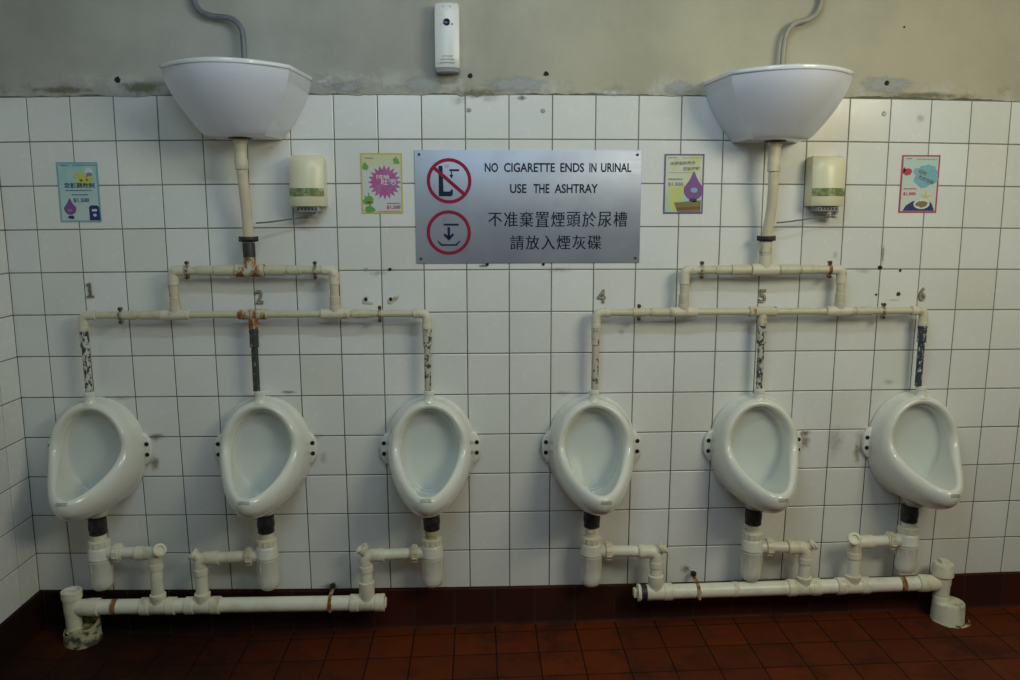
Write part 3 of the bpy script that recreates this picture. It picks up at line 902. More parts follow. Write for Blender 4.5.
# ------------------------------------------------------------------ bottle traps
def trap(D):
    x, y = D['x'], D['y']; zs = D['ztop']
    t = thing('bottle_trap', D['label'], 'bottle trap', (x, y, D['zbot']), 'bottle traps under the urinals')
    top = .4895
    mb = MB(); mb.prof((x, y, top), (0, 0, -1), [(0, .028), (.002, .0305), (.018, .0300), (.022, .0315), (.040, .0315), (.044, .0295), (top - zs - .002, .0300), (top - zs, .027)], 24)
    obj('rubber_sleeve', mb, M_RUB, t, label='black rubber sleeve')
    zb = D['zbody']           # seam between body and cup
    mb = MB(); mb.prof((x, y, zs), (0, 0, -1), [(0, .024), (.004, .026), (.016, .026), (.017, .0235), (zs - zb - .066, .0235)], 24)
    obj('inlet_pipe', mb, D.get('inm', M_PVC2), t)
    mb = MB(); collar_nut(mb, (x, y, zb + .068), (0, 0, -1), .024, .035, 12)
    obj('union_nut', mb, M_PVC2, t)
    mb = MB(); s = D['s']; zbr = D['zbr']
    mb.prof((x, y, zb + .046), (0, 0, -1), [(0, .030), (.004, .036), (.012, .0395), (.040, .0400), (.043, .0415), (.046, .0415)], 28)
    mb.prof((x + s * .025, y, zbr), (s, 0, 0), [(0, .025), (.032, .025)], 24)
    obj('trap_body', mb, M_CUP, t)
    mb = MB(); zc = D['zbot']; H = zb - zc - .001
    mb.prof((x, y, zb - .001), (0, 0, -1), [(0, .0350), (.0035, .0350), (.0045, .041), (.010, .041), (.013, .0395), (H * .66, .0385), (H * .82, .0375), (H * .91, .0335), (H * .97, .0255), (H, .014)], 28)
    for k in range(8):
        a = 2 * pi * k / 8 + .3
        mb.tube([(x + .0388 * cos(a), y + .0388 * sin(a), zb - .014), (x + .0385 * cos(a), y + .0385 * sin(a), zb - .050)], .0022, 6)
    obj('trap_cup', mb, M_CUP, t)
    xe = D['xe']
    mb = MB(); collar_nut(mb, (x + s * .052, y, zbr), (s, 0, 0), .024, .0315, 10)
    mb.prof((x + s * .074, y, zbr), (s, 0, 0), [(0, .0275), (.006, .0275), (.008, .022)], 20)
    obj('branch_nut', mb, M_PVC2, t)
    zt = D['zt']
    dy = YM - y
    mb = MB(); mb.tube([(x + s * .076, y, zbr), (xe - s * .045, y + dy * .8, zbr)], .0205, 20)
    obj('branch_pipe', mb, M_PVC, t)
    mb = MB(); mb.tube(bend([(xe - s * .062, y + dy * .8, zbr), (xe, YM, zbr), (xe, YM, zbr - .056)], .036, 8), .0245, 20)
    sleeve(mb, (xe - s * .055, y + dy * .8, zbr), (s, 0, 0), .028, .0262); sleeve(mb, (xe, YM, zbr - .050), (0, 0, 1), .024, .0262)
    obj('elbow', mb, M_PVC2, t)
    # threaded cleaning eye set into the heel of the elbow
    e = Vector((xe + s * D.get('eo', -.006), YM, zbr + D.get('ez', -.004))); d = Vector(D['eye']).normalized()
    mb = MB(); mb.prof(e + d * .012, d, [(0, .018), (.018, .0185), (.020, .0235), (.032, .0235), (.033, .022), (.033, .0145), (.026, .0135), (.026, .001)], 20)
    obj('cleaning_plug', mb, M_PVC2, t)
    mb = MB(); mb.tube([(xe, YM, zbr - .05), (xe, YM, zt)], .0225, 20)
    obj('outlet_pipe', mb, M_PVC, t)
    return t
TRP = [
    dict(x=-1.389, zbot=.216, zbody=.339, zbr=.357, s=1, xe=-1.186, eye=(.50, -.75, .42), eo=.010, ez=.008, label='white bottle trap under the urinal nearest the side wall, outlet bending right'),
    dict(x=-.783, zbot=.204, zbody=.333, zbr=.334, s=-1, xe=-1.024, eye=(-.75, -.15, .60), label='white bottle trap under the urinal with the rusty tee, outlet running left'),
    dict(x=-.176, zbot=.202, zbody=.325, zbr=.334, s=-1, xe=-.420, eye=(-.45, -.15, .8), inm=M_RUST_L, label='white bottle trap with stained inlet just left of the centre gap'),
    dict(x=.420, zbot=.192, zbody=.321, zbr=.329, s=1, xe=.664, eye=(.75, -.2, .62), label='white bottle trap just right of the centre gap, outlet reaching the black banded drain end'),
    dict(x=1.031, zbot=.203, zbody=.327, zbr=.334, s=1, xe=1.233, eye=(.78, -.2, .55), label='white bottle trap under the urinal numbered 5, outlet bending right'),
    dict(x=1.630, zbot=.222, zbody=.338, zbr=.351, s=-1, xe=1.422, eye=(-.20, -.80, .50), eo=.012, ez=.008, label='white bottle trap under the urinal numbered 6, outlet running left with an open eye'),
]
for k, D in enumerate(TRP):
    D['y'] = -.078; D['ztop'] = .426 if k else .430
    zz, so = (zzL, TL) if k < 3 else (zzR, TR)
    D['zt'] = zz(D['xe']) + so[D['xe']] + .0008
    trap(D)

# ------------------------------------------------------------------ cisterns
def cistern(cx, label, zt=2.038, zb=1.828):
    t = thing('cistern', label, 'cistern', (cx, 0, zb), 'high-level flushing cisterns')
    def ring(z, hb, hf, yf, bow, y0=-.0015, n=14, inset=0):
        pts = [(cx - hb + inset, y0, z)]
        # left side, curved front, right side
        for k in range(4):
            q = k / 4
            pts.append((cx - (hb + (hf - hb) * q) + inset, y0 + (yf - y0) * q, z))
        for k in range(n + 1):
            u = -1 + 2 * k / n
            pts.append((cx + u * (hf - inset), yf - bow * (1 - u * u) + inset, z))
        for k in range(3, -1, -1):
            q = k / 4
            pts.append((cx + (hb + (hf - hb) * q) - inset, y0 + (yf - y0) * q, z))
        return pts
    rings = []
    NZ = 12
    for k in range(NZ + 1):
        s = k / NZ                        # 0 top, 1 bottom
        f = s ** 1.55
        z = zt - .016 + (zb + .008 - zt + .016) * s
        rings.append(ring(z, .225 - .100 * f, .201 - .096 * f, -.232 + .060 * f, .118 - .086 * f))
    rings.append(ring(zb + .001, .118, .096, -.165, .028))
    rings.append(ring(zb - .002, .095, .075, -.145, .022, -.02))
    mb = MB(); mb.grid([r[::-1] for r in rings], True, True, True)
    obj('tank', mb, M_CIST, t, 28)
    mb = MB(); lr = []
    for z, i in ((zt - .0155, .004), (zt - .0155, -.003), (zt - .012, -.005), (zt - .004, -.004), (zt, .002), (zt + .003, .03)):
        lr.append(ring(z, .225, .201, -.232, .118, inset=i))
    mb.grid(lr, True, True, True)
    obj('lid', mb, M_LID, t, 40)
    mb = MB(); mb.prof((cx + .0, -.105, zb - .0015), (0, 0, -1), [(0, .038), (.004, .037), (.0045, .034)], 24)
    obj('outlet_washer', mb, M_RUB, t)
    return t
cistern(-.797, 'white porcelain wall cistern with tapered sides above the pipe with rusty tees', 2.055, 1.838)
cistern(1.035, 'white porcelain wall cistern with tapered sides above the pipe with a clean cream tee', 2.045, 1.832)

def supply(label, pts, m, x):
    t = thing('supply_pipe', label, 'supply pipe', (x, -.03, 2.06), 'water supply pipes from above')
    mb = MB(); mb.tube(spline(pts, 8), .0095, 14); obj('bent_pipe', mb, m, t)
    mb = MB(); e = pts[-1]; mb.prof((e[0], e[1], e[2] + .03), (0, 0, -1), [(0, .011), (.004, .013), (.022, .013), (.03, .011)], 6); obj('pipe_nut', mb, m, t)
supply('grey bent supply pipe entering the cistern beside the blue-green notice', [(-.955, -.022, 2.95), (-.955, -.022, 2.5), (-.953, -.022, 2.32), (-.936, -.025, 2.268), (-.895, -.03, 2.246), (-.828, -.034, 2.236), (-.796, -.037, 2.208), (-.788, -.038, 2.165), (-.788, -.038, 2.0595)], M_CONDUIT_L, -.788)
supply('beige bent supply pipe entering the cistern beside the purple-bordered notice', [(1.210, -.022, 2.95), (1.210, -.022, 2.5), (1.207, -.022, 2.335), (1.194, -.025, 2.278), (1.160, -.03, 2.250), (1.112, -.034, 2.236), (1.084, -.037, 2.204), (1.074, -.038, 2.15), (1.072, -.038, 2.0495)], M_CONDUIT_R, 1.072)

# ------------------------------------------------------------------ sanitiser dispensers
def dispenser(cx, label, tube_end, dx):
    zb, zt = 1.608, 1.784
    t = thing('sanitizer_dispenser', label, 'dispenser', (cx, 0, zb), 'sanitiser dispensers feeding the flush pipes')
    w = .059
    def ring(z, d, ins=0):
        pts = []
        n = 12
        pts.append((cx + w - ins, -.001, z)); pts.append((cx + w - ins, -.04, z)); pts.append((cx + w - ins, -.066 * d, z))
        for k in range(n + 1):
            u = 1 - 2 * k / n
            pts.append((cx + u * (w - .007 - ins), (-.072 - .018 * (1 - u * u)) * d + ins, z))
        pts.append((cx - w + ins, -.066 * d, z)); pts.append((cx - w + ins, -.04, z)); pts.append((cx - w + ins, -.001, z))
        return pts
    mb = MB()
    mb.grid([ring(zb, 1.03, .002), ring(zb + .003, 1.03), ring(zb + .05, 1.03), ring(zb + .09, 1.01), ring(zt - .05, .97), ring(zt - .022, .93), ring(zt - .008, .84, .003), ring(zt - .001, .70, .008), ring(zt + .001, .4, .012)], True, True, True)
    obj('cover', mb, M_DISP, t, 40)
    mb = MB()                         # green printed band around the front
    za, zc_ = zb + .034, zb + .062
    rr = []
    for z in (za, zc_):
        rr.append([Vector(p) + Vector((0, -.0010, 0)) for p in ring(z, 1.025)[2:-2]])
    mb.grid(rr, False); obj('label_window', mb, M_DISPG, t, 40, label='green printed window band')
    mb = MB(); mb.box((cx - .036, -.074, zb - .019), (cx + .040, -.004, zb + .001), .003)
    mb.box((cx - .040, -.060, zb - .006), (cx + .044, -.004, zb + .0005), .002)
    base = obj('base', mb, M_GREY, t)
    mb = MB()
    for xx in (-.030, -.018, -.006, .006, .018, .030):
        mb.box((cx + xx - .0035, -.0752, zb - .0145), (cx + xx + .0035, -.0735, zb - .0055))
    obj('vent_slot', mb, M_SLOT, base)
    mb = MB(); mb.prof((cx + dx, -.045, zb - .018), (0, 0, -1), [(0, .013), (.006, .013), (.008, .009), (.024, .009), (.026, .006)], 16)
    mb.prof((cx + dx + .006, -.045, zb - .036), (-1, 0, 0), [(0, .0085), (.014, .0085), (.018, .006), (.026, .0055)], 12)
    obj('nozzle', mb, M_CHROME, t)
    mb = MB(); mb.tube(spline([(cx + dx - .018, -.045, zb - .036), (cx + dx - .07, -.046, zb - .042), (tube_end[0] + .05, -.060, tube_end[1] + .004), tube_end_3(tube_end)], 6), .0030, 8)
    mb.prof((cx + dx - .020, -.045, zb - .0365), (-1, 0, 0), [(0, .0065), (.016, .0055)], 10)
    obj('dosing_tube', mb, M_TUBE, t, label='thin dark dosing tube')
def tube_end_3(e): return (e[0], -.070, e[1])
dispenser(-.588, 'cream sanitiser dispenser with green band beside the pipe with rusty tees', (-.768, 1.551), .018)
dispenser(1.249, 'cream sanitiser dispenser with green band beside the red-bordered notice', (1.068, 1.549), .038)

# ------------------------------------------------------------------ air freshener
t = thing('air_freshener', 'slim white air freshener box on the plaster above the steel sign', 'air freshener', (-.098, 0, 2.062), None)
zb, zt, cx = 2.063, 2.290, -.097
mb = MB(); w = .0435
def fr(z, d, ins=0, y0=-.0045):
    pts = [(cx + w - ins, y0, z), (cx + w - ins, -.045 * d, z)]
    for k in range(11):
        u = 1 - k / 5
        pts.append((cx + u * (w - .003 - ins), (-.060 - .010 * (1 - u * u)) * d, z))
    return pts + [(cx - w + ins, -.045 * d, z), (cx - w + ins, y0, z)]
mb.grid([fr(zb + .012, 1.0, .001), fr(zb + .014, 1.02), fr(zb + .05, 1.04), fr(zb + .13, 1.04), fr(zt - .03, .98), fr(zt - .008, .92, .001), fr(zt - .001, .80, .005), fr(zt, .5, .008)], True, True, True)
obj('cover', mb, M_WHITE, t, 40)
mb = MB(); mb.grid([fr(zb, .92, .004), fr(zb + .012, .97, .002)], True, True, True); obj('base', mb, M_GREY, t, 40)
mb = MB(); mb.prof((cx, -.0700, zb + .159), (0, -1, 0), [(0, .0115), (.004, .0115), (.005, .009), (.0035, .007), (.003, .001)], 20)
obj('sensor_lens', mb, mat('dark_lens', (.03, .035, .07), .15), t, label='round dark lens')
mb = MB()
for dx_ in (-.011, 0, .011): mb.flat(ell(cx + dx_, zt - .017, .0042, .0035, 12), -.0655)
obj('vent_hole', mb, M_GREY, t)
mb = MB(); mb.flat(ell(cx + .018, zb + .153, .0042, .0042, 14), -.0712); mb.flat(bar((cx - .022, zb + .148), (cx - .018, zb + .156), .002), -.0700)
for i, wd in enumerate((.034, .046, .054)):
    z = zb + .049 - i * .0105; x = cx - wd / 2 + .002; r3 = random.Random(i)
    while x < cx + wd / 2:
        a = r3.uniform(.002, .005); hh = r3.uniform(.0012, .0022)
        mb.flat(rect(x, z - hh, x + a, z + hh), -.0738); x += a + .0012
obj('printed_marks', mb, M_GREY, t)

# ------------------------------------------------------------------ steel sign
SX0, SX1, SZ0, SZ1 = -.219, .591, 1.4055, 1.8055
t = thing('steel_sign', 'brushed steel no-cigarette-ends sign in English and Chinese, centre of the tiled wall', 'sign', ((SX0 + SX1) / 2, 0, (SZ0 + SZ1) / 2))
mb = MB(); mb.box((SX0, -.0046, SZ0), (SX1, -.0012, SZ1), .0008); obj('plate', mb, M_STEEL, t)
YS = -.0052
for c in ((-.098, 1.6975), (-.1015, 1.515)):
    mb = MB(); mb.annulus(c, .0675, .0795, YS)
    if c[1] > 1.6:
        mb.flat(bar((c[0] - .053, c[1] + .046), (c[0] + .053, c[1] - .046), .0125), YS - .0004)
    obj('red_ring', mb, M_RED, t, 0, label='red prohibition ring with slash' if c[1] > 1.6 else 'red ring')
    mb = MB(); x, z = c
    if z > 1.6:      # urinal in side view, falling cigarette, arrow
        mb.flat([(x - .037, z + .053), (x - .023, z + .053), (x - .020, z - .037), (x + .003, z - .037), (x + .007, z - .030), (x + .013, z - .030), (x + .013, z - .047), (x + .007, z - .054), (x - .037, z - .054)], YS)
        mb.flat(rect(x + .001, z + .034, x + .036, z + .041), YS)
        mb.flat(rect(x + .0065, z + .018, x + .0105, z + .034), YS)
        mb.flat([(x + .0015, z + .021), (x + .0155, z + .021), (x + .0085, z + .008)], YS)
        sx, sz = x - .012, z + .044
    else:            # cigarette, arrow, ashtray
        mb.flat(rect(x - .018, z + .025, x + .036, z + .032), YS)
        mb.flat(rect(x - .0045, z - .018, x + .0045, z + .020), YS)
        mb.flat([(x - .0195, z - .008), (x - .0135, z - .002), (x, z - .0155), (x + .0135, z - .002), (x + .0195, z - .008), (x, z - .029)], YS)
        mb.flat([(x - .042, z - .030), (x - .037, z - .030), (x - .025, z - .041), (x + .025, z - .041), (x + .037, z - .030), (x + .042, z - .030), (x + .028, z - .047), (x - .028, z - .047)], YS)
        sx, sz = x - .020, z + .040
    obj('pictogram', mb, M_INK, t, 0)
    mb = MB()
    for q in range(3):
        mb.flat(bar((sx + q * .005 - .004, sz), (sx + q * .005 + .001, sz + .008), .0016), YS)
        mb.flat(bar((sx + q * .005 + .001, sz + .008), (sx + q * .005 - .002, sz + .013), .0014), YS)
    obj('smoke_mark', mb, M_PALEINK, t, 0)
def words(line, z0, z1, spans):
    for wd, (a, b) in zip(line.split(), spans):
        mb = MB(); write(mb, wd, a, z0, b, z1, YS, bold=.020); obj('english_word', mb, M_INK, t, 0)
words('NO CIGARETTE ENDS IN URINAL', 1.7285, 1.7605, [(.0290, .0765), (.0975, .2795), (.2990, .3840), (.4030, .4285), (.4450, .5540)])
words('USE THE ASHTRAY', 1.6545, 1.6870, [(.1190, .1780), (.2030, .2600), (.2790, .4350)])
def chars(s, x0, x1, z0, z1):
    n = len(s); pitch = (x1 - x0) / n; wch = pitch * .86; mb = MB()
    for i, ch in enumerate(s):
        fac = .90 if ch in '不' else 1
        hgt = (z1 - z0)
        a = x0 + pitch * i + (pitch - wch) / 2
        for q in (-1, 0, 1):       # heavier upright strokes than level ones
            write(mb, ch, a + q * .0006, z0 + hgt * (1 - fac) / 2, a + wch + q * .0006, z1 - hgt * (1 - fac) / 2, YS - q * .00005)
    obj('chinese_line', mb, M_INK, t, 0)
chars('不准棄置煙頭於尿槽', .0370, .5465, 1.5345, 1.5885)
chars('請放入煙灰碟', .1160, .4535, 1.4535, 1.5045)
for x in (SX0 + .016, SX1 - .016):
    for z in (SZ0 + .016, SZ1 - .016):
        mb = MB(); mb.prof((x, -.0044, z), (0, -1, 0), [(0, .0052), (.001, .0052), (.0022, .0035), (.0022, .0005)], 12)
        obj('screw', mb, M_SCREW, t)

# ------------------------------------------------------------------ notices
def P(name, rgb, r=.4): return mat(name, rgb, r, c2=tuple(x * .9 for x in rgb), scale=60)
def poster(cx, cz, w, h, label, border, panel, bw):
    t = thing('notice', label, 'poster', (cx, 0, cz), 'paper notices taped to the tiles')
    mb = MB(); mb.box((cx - w / 2, -.0018, cz - h / 2), (cx + w / 2, -.0008, cz + h / 2)); obj('sheet', mb, border, t, 0)
    mb = MB(); mb.flat(rect(cx - w / 2 + bw, cz - h / 2 + bw, cx + w / 2 - bw, cz + h / 2 - bw), -.0021); obj('printed_panel', mb, panel, t, 0)
    return t
def pic(t, name, m, polys, lay=1, label=None):
    o = parent_loc(t); mb = MB()
    for p in polys: mb.flat([(o.x + a, o.z + b) for a, b in p], -.0021 - .0003 * lay)
    return obj(name, mb, m, t, 0, label=label)
def txt(t, name, m, items, lay=4):
    o = parent_loc(t); mb = MB()
    for s, x0, z0, x1, z1, rot in items: write(mb, s, o.x + x0, o.z + z0, o.x + x1, o.z + z1, -.0021 - .0003 * lay, rot, bold=.02)
    return obj(name, mb, m, t, 0)
def drop(cx, cz, r, hgt):
    pts = []
    for i in range(30):
        a = 2 * pi * i / 30
        x = r * sin(a); z = r * cos(a)
        if cos(a) > .35:
            k = (cos(a) - .35) / .65
            x *= 1 - .65 * k; z += hgt * k ** 2.2
        pts.append((cx + x, cz + z))
    return pts
def smalllines(items, seed=1):
    out = []; r = random.Random(seed)
    for x0, x1, z, hh in items:
        x = x0
        while x < x1:
            a = r.uniform(.002, .005); out.append(rect(x, z - hh, min(x + a, x1), z + hh)); x += a + .0013
    return out
M_NAVY = P('print_navy', (.02, .03, .16)); M_PURP = P('print_purple', (.22, .08, .30)); M_PURP2 = P('print_dark_purple', (.07, .03, .12))
M_PWHITE = P('print_white', (.72, .74, .74)); M_PYEL = P('print_yellow', (.62, .62, .10)); M_PGREEN = P('print_green', (.15, .38, .08))
M_PPINK = mat('print_magenta', (.48, .10, .30), .4, c2=(.42, .20, .40), scale=30); M_PRED = P('print_red', (.50, .03, .08)); M_PGREY = P('print_grey', (.22, .24, .26))
M_PBLUE = P('print_blue', (.20, .46, .56)); M_PDKB = P('print_ink_blue', (.035, .10, .28)); M_POLIVE = P('print_olive', (.22, .19, .07)); M_PBROWN = P('print_brown', (.20, .09, .04))
M_PSHADE = P('print_mauve', (.30, .22, .36))

# first: blue-green
t = poster(-1.394, 1.658, .141, .207, 'blue-green paper notice with purple drop and navy bin, near the side wall', P('aqua_paper', (.20, .46, .50)), m_grad('aqua_print', (.56, .66, .64), (.34, .60, .60), (.48, .66, .64)), .006)
pic(t, 'splash', M_PYEL, [blob(.010, .055, .018, .014, 2, 16, .4), blob(.042, .048, .013, .012, 3, 14, .4), blob(.018, .030, .03, .016, 4, 16, .3)], 1)
pic(t, 'disc', M_PWHITE, [ell(.040, .070, .014, .014)], 2)
pic(t, 'disc_mark', M_PSHADE, [ell(.041, .062, .011, .006)], 3)
txt(t, 'lettering', M_PDKB, [('定額罰款制', -.048, .015, .056, .033, 0), ('$1,500', -.020, -.036, .034, -.020, 0)])
pic(t, 'small_print', M_PDKB, smalllines([(-.058, -.028, .0925, .0016), (-.012, .064, .0930, .0012), (-.044, .046, .0065, .0014), (-.024, .032, -.0085, .0018)], 3), 4)
pic(t, 'purple_drop', M_PURP, [drop(-.034, -.057, .021, .016)], 2)
pic(t, 'drop_base', M_PURP2, [blob(-.032, -.086, .011, .006, 3)], 3)
pic(t, 'drop_patch', M_PSHADE, [ell(-.035, -.062, .008, .005)], 3)
pic(t, 'bin', M_NAVY, [[(.031, -.097), (.068, -.097), (.066, -.052), (.060, -.045), (.038, -.045), (.031, -.052)]], 2)
pic(t, 'bin_panel', M_PWHITE, [rect(.041, -.066, .058, -.058), ell(.050, -.079, .006, .005)], 3)
# second: yellow with pink burst
t = poster(-.337, 1.689, .147, .211, 'yellow-bordered paper notice with a pink starburst beside the steel sign', P('yellow_paper', (.62, .52, .13)), m_grad('pale_yellow_print', (.62, .66, .67), (.64, .62, .38), None, 2, .02, .09), .006)
burst = []
for i in range(40):
    a = 2 * pi * i / 40; r = (.060 if i % 2 == 0 else .043)
    burst.append((.010 + r * cos(a), .004 + r * 1.02 * sin(a)))
pic(t, 'starburst', M_PPINK, [burst], 1)
txt(t, 'burst_lettering', M_PWHITE, [('隨地', -.018, .014, .028, .030, 0), ('吐痰', -.002, -.006, .052, .016, 0)], 3)
txt(t, 'price_lettering', M_PRED, [('$1,500', .016, -.091, .065, -.077, 0)])
pic(t, 'small_print', M_PRED, smalllines([(.016, .064, -.070, .0018), (-.012, .064, -.0975, .0008)], 4), 3)
pic(t, 'header_print', M_PGREY, smalllines([(-.058, -.028, .088, .0018)], 5), 3)
pic(t, 'leaves', M_PGREEN, [blob(.052, .078, .013, .012, 4, 12, .5), blob(-.057, .058, .010, .013, 6, 12, .4), blob(-.049, -.060, .019, .020, 7, 16, .4), blob(-.045, -.090, .024, .011, 8, 16, .4)], 1)
pic(t, 'leaf_detail', M_PBROWN, [blob(-.046, -.066, .010, .004, 9), blob(-.047, -.036, .003, .003, 1)], 2)
# third: purple border
t = poster(.746, 1.687, .145, .212, 'purple-bordered paper notice with a purple drop above a brown bowl', P('purple_paper', (.15, .11, .30)), m_grad('lime_print', (.30, .60, .66), (.66, .67, .55), (.58, .62, .20), 2, -.07, .0, 12), .006)
txt(t, 'title_lettering', M_PGREY, [('未經准許展示', -.052, .066, .040, .080, .03), ('招貼海報', -.004, .048, .058, .061, .03)])
txt(t, 'price_lettering', M_PGREY, [('$1,500', -.057, -.008, -.003, .006, 0)])
pic(t, 'small_print', M_PGREY, smalllines([(-.060, -.028, .0925, .0016), (-.008, .062, .0920, .0010), (-.054, .034, .040, .0008), (-.057, -.004, .017, .0026)], 6), 3)
pic(t, 'purple_drop', M_PURP, [drop(.036, -.021, .036, .030)], 1)
pic(t, 'drop_patch', M_PBLUE, [ell(.038, -.022, .013, .009)], 3)
pic(t, 'drop_base', M_PURP2, [blob(.036, -.057, .015, .007, 3)], 2)
pic(t, 'bowl_picture', M_POLIVE, [[(-.034, -.066), (.064, -.058), (.064, -.0995), (-.020, -.0995)]], 2)
pic(t, 'bowl_stripe', M_PBROWN, [[(-.026, -.084), (.064, -.080), (.064, -.090), (-.023, -.094)]], 3)
# fourth: red border
t = poster(1.614, 1.687, .142, .207, 'red-bordered paper notice with blue cloud and dark bowl, farthest right', P('red_paper', (.46, .06, .10)), m_grad('mint_print', (.64, .67, .64), (.50, .66, .62), None, 2, -.05, .05), .006)
pic(t, 'cloud', M_PBLUE, [blob(.022, .030, .045, .043, 21, 22, .18)], 1)
txt(t, 'title_lettering', M_PBROWN, [('切勿', -.008, .034, .024, .049, -.38), ('亂拋垃圾', -.006, .008, .054, .022, -.38)], 3)
txt(t, 'price_lettering', M_PRED, [('$1,500', -.058, -.042, -.012, -.029, 0)])
pic(t, 'small_print', M_PGREY, smalllines([(-.056, -.034, .0905, .0018), (-.018, .060, .088, .0012)], 8), 3)
pic(t, 'fine_print', M_PRED, smalllines([(-.058, -.010, -.017, .0020)], 2), 3)
pic(t, 'red_blob', M_PRED, [blob(-.049, .044, .017, .013, 5, 18, .15), blob(-.060, .051, .005, .008, 6)], 2)
pic(t, 'spark', M_PYEL, [[(.018, -.050), (.006, -.036), (.022, -.044), (.026, -.022), (.032, -.044), (.050, -.036), (.036, -.050)]], 2)
pic(t, 'dark_table', M_NAVY, [[(-.056, -.0965), (-.046, -.078), (-.022, -.062), (.020, -.056), (.050, -.068), (.062, -.0965)]], 1)
pic(t, 'bowl_picture', M_PWHITE, [ell(.013, -.072, .030, .018)], 2)
pic(t, 'bowl_food', M_POLIVE, [blob(.014, -.072, .023, .012, 7, 18, .2)], 3)

# ------------------------------------------------------------------ brass numerals, scraps, wall plugs
def numeral(ch, x, z, w, h, label):
    mb = MB(); write(mb, ch, x - w / 2, z - h / 2, x + w / 2, z + h / 2, -.006, bold=.03, depth=.005)
    t = thing('numeral', label, 'numeral', (x, 0, z), 'brass numerals over the urinals')
    obj('figure', mb, M_NUM, t, 0)
    mb = MB(); write(mb, ch, x - w / 2 + .0015, z - h / 2 + .0015, x + w / 2 - .0015, z + h / 2 - .0015, -.0064, bold=-.012); obj('worn_face', mb, M_NUMW, t, 0)
def serif_one(x, z, label):
    t = thing('numeral', label, 'numeral', (x, 0, z), 'brass numerals over the urinals')
    s = [(-.012, -.026), (.013, -.026), (.013, -.020), (.005, -.018), (.004, .026), (-.004, .026), (-.013, .018), (-.011, .014), (-.004, .018), (-.004, -.018), (-.012, -.020)]
    mb = MB(); n = len(s)
    mb.grid([[(x + a, -.001, z + b) for a, b in s], [(x + a, -.006, z + b) for a, b in s]], True, True, True)
    obj('figure', mb, M_NUM, t, 0)
serif_one(-1.383, 1.314, 'worn brass numeral 1 above the urinal nearest the side wall')
numeral('2', -.786, 1.287, .027, .050, 'worn brass numeral 2 between the pipes of the rusty run')
numeral('4', .454, 1.283, .030, .050, 'worn brass numeral 4 above the pipe right of the centre gap')
numeral('5', 1.053, 1.280, .026, .050, 'worn brass numeral 5 between the upper and lower flush pipes')
numeral('6', 1.655, 1.284, .025, .050, 'worn brass numeral 6 at the right end of the flush pipe')
M_SCRAP = mat('flaked_scrap', (.60, .55, .42), .7, c2=(.30, .20, .14), scale=90)
for k, (x, z, pts, lab) in enumerate((
    (-.401, 1.273, [(-.016, -.014), (-.014, .006), (-.002, .016), (.006, .012), (.002, -.004), (.022, -.010), (.020, -.016)], 'chipped scrap with dark hole, left of two above the third urinal'),
    (-.311, 1.273, [(-.016, -.012), (-.014, .004), (.004, .010), (.024, .018), (.026, .010), (.010, -.006), (-.006, -.016)], 'chipped slanting scrap, right of two above the third urinal'))):
    t = thing('flaked_scrap', lab, 'wall scrap', (x, 0, z), 'chipped scraps where a numeral is missing')
    mb = MB(); mb.grid([[(x + a, -.0008, z + b) for a, b in pts], [(x + a * .9, -.004, z + b * .9) for a, b in pts]], True, True, True); obj('flake', mb, M_SCRAP, t, 0)
    mb = MB(); mb.flat(ell(x - .004, z + .003, .006, .007, 14), -.0046); obj('hole', mb, M_DARKHOLE, t, 0)
PL = [(-1.231, 2.039, .010, 'dark wall plug in the plaster, left of the grey supply pipe', -.0042), (-.020, 2.058, .009, 'dark wall plug in plaster just below the air freshener', -.0042), (.246, 2.066, .009, 'dark wall plug in plaster, right of the air freshener', -.0042),
      (1.466, 2.042, .010, 'dark wall plug in the plaster, right of the right cistern', -.0042), (-.025, 1.943, .008, 'grey plugged hole in the top tile course, left of a pair', -.0008), (.236, 1.941, .008, 'grey plugged hole in the top tile course, right of a pair', -.0008),
      (1.465, 1.935, .009, 'chipped mark on a top course tile right of the right cistern', -.0008), (1.078, 1.77, .006, 'small dark plug beside the cream downpipe under the right cistern', -.0008),
      (-.401, 1.384, .007, 'grey plug in the joint right of the upper flush pipe, left of a pair', -.0008), (-.315, 1.384, .006, 'dark plug in the joint left of the steel sign corner', -.0008),
      (1.490, 1.383, .008, 'dark plug in the joint right of the upper flush pipe', -.0008), (1.567, 1.372, .005, 'small dark plug above and left of numeral 6', -.0008),
      (1.567, 1.285, .008, 'rusty screw beside numeral 6', -.0008), (1.482, 1.283, .004, 'tiny dark plug above the lower flush pipe clip, left of a rusty screw', -.0008),
      (.036, 1.400, .006, 'dark plug under the lower edge of the steel sign, left of a pair', -.0008), (.240, 1.400, .005, 'dark plug under the lower edge of the steel sign, right of a pair', -.0008), (1.515, 2.232, .0035, 'tiny dark nail hole high in the plaster at right', -.0042)]
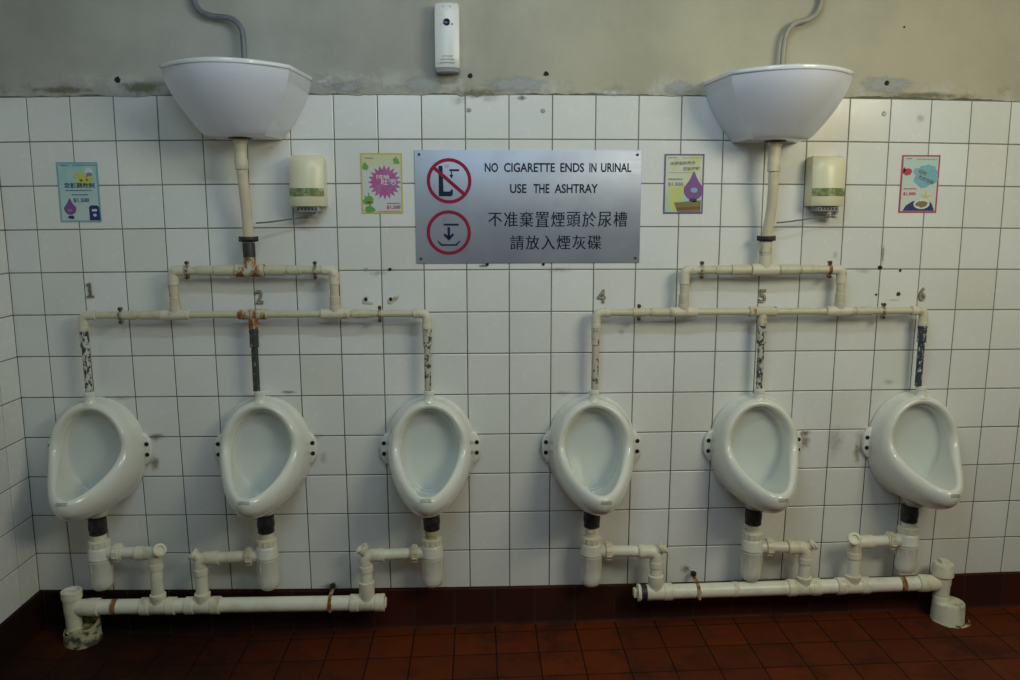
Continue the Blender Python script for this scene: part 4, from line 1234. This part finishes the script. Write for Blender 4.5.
for x, z, r, lab, y in PL:
    mb = MB(); pts = blob(x, z, r, r, int(x * 1000) % 997, 12, .22)
    mb.grid([[(a, y + .0006 if y < -.003 else -.0004, b) for a, b in pts], [(x + (a - x) * .85, y - .003, z + (b - z) * .85) for a, b in pts]], True, True, True)
    m = M_SCREW if lab.startswith('rusty') else (M_GREY if lab.startswith('grey') else (M_SCRAP if lab.startswith('chipped') else M_DARKHOLE))
    tag(obj('wall_plug', mb, m, None, 0), lab, 'wall plug', 'old plugs and screw holes in the wall')

# ------------------------------------------------------------------ camera
cam = bpy.data.cameras.new('camera'); co = bpy.data.objects.new('camera', cam); COL.objects.link(co)
cam.sensor_width = 36; cam.lens = 808.47 / 1020 * 36; cam.clip_start = .02
co.location = (0, -2.9413, 1.5823)
yaw, pitch, roll = -.04024, -.15506, .00129
Rz = Matrix.Rotation(yaw, 3, 'Z'); Rx = Matrix.Rotation(pitch, 3, 'X'); Ry = Matrix.Rotation(roll, 3, 'Y')
co.rotation_euler = (Rz @ Rx @ Ry @ Matrix.Rotation(pi / 2, 3, 'X')).to_euler()
SC.camera = co

# ------------------------------------------------------------------ light
def area(name, loc, target, sx, sy, power, col):
    l = bpy.data.lights.new(name, 'AREA'); l.shape = 'RECTANGLE'; l.size = sx; l.size_y = sy; l.energy = power; l.color = col
    o = bpy.data.objects.new(name, l); COL.objects.link(o); o.location = loc
    d = Vector(target) - Vector(loc); o.rotation_euler = d.to_track_quat('-Z', 'Y').to_euler()
    return o
area('window_light', (2.05, -2.3, 2.5), (.35, 0, 1.2), 1.1, .7, 27, (1.0, .96, .70))
area('tube_light', (.25, -1.6, 2.93), (.2, 0, 1.1), 1.2, .12, 9, (.70, .88, 1.0))
area('sky_light', (-.4, -2.5, 2.6), (0, 0, 1.4), .9, .6, 7, (.56, .82, 1.0))
w = bpy.data.worlds.new('world'); SC.world = w; w.use_nodes = True
w.node_tree.nodes['Background'].inputs[0].default_value = (.5, .55, .6, 1); w.node_tree.nodes['Background'].inputs[1].default_value = .05
SC.view_settings.view_transform = 'Standard'
SC.view_settings.look = 'None'
SC.view_settings.exposure = 0
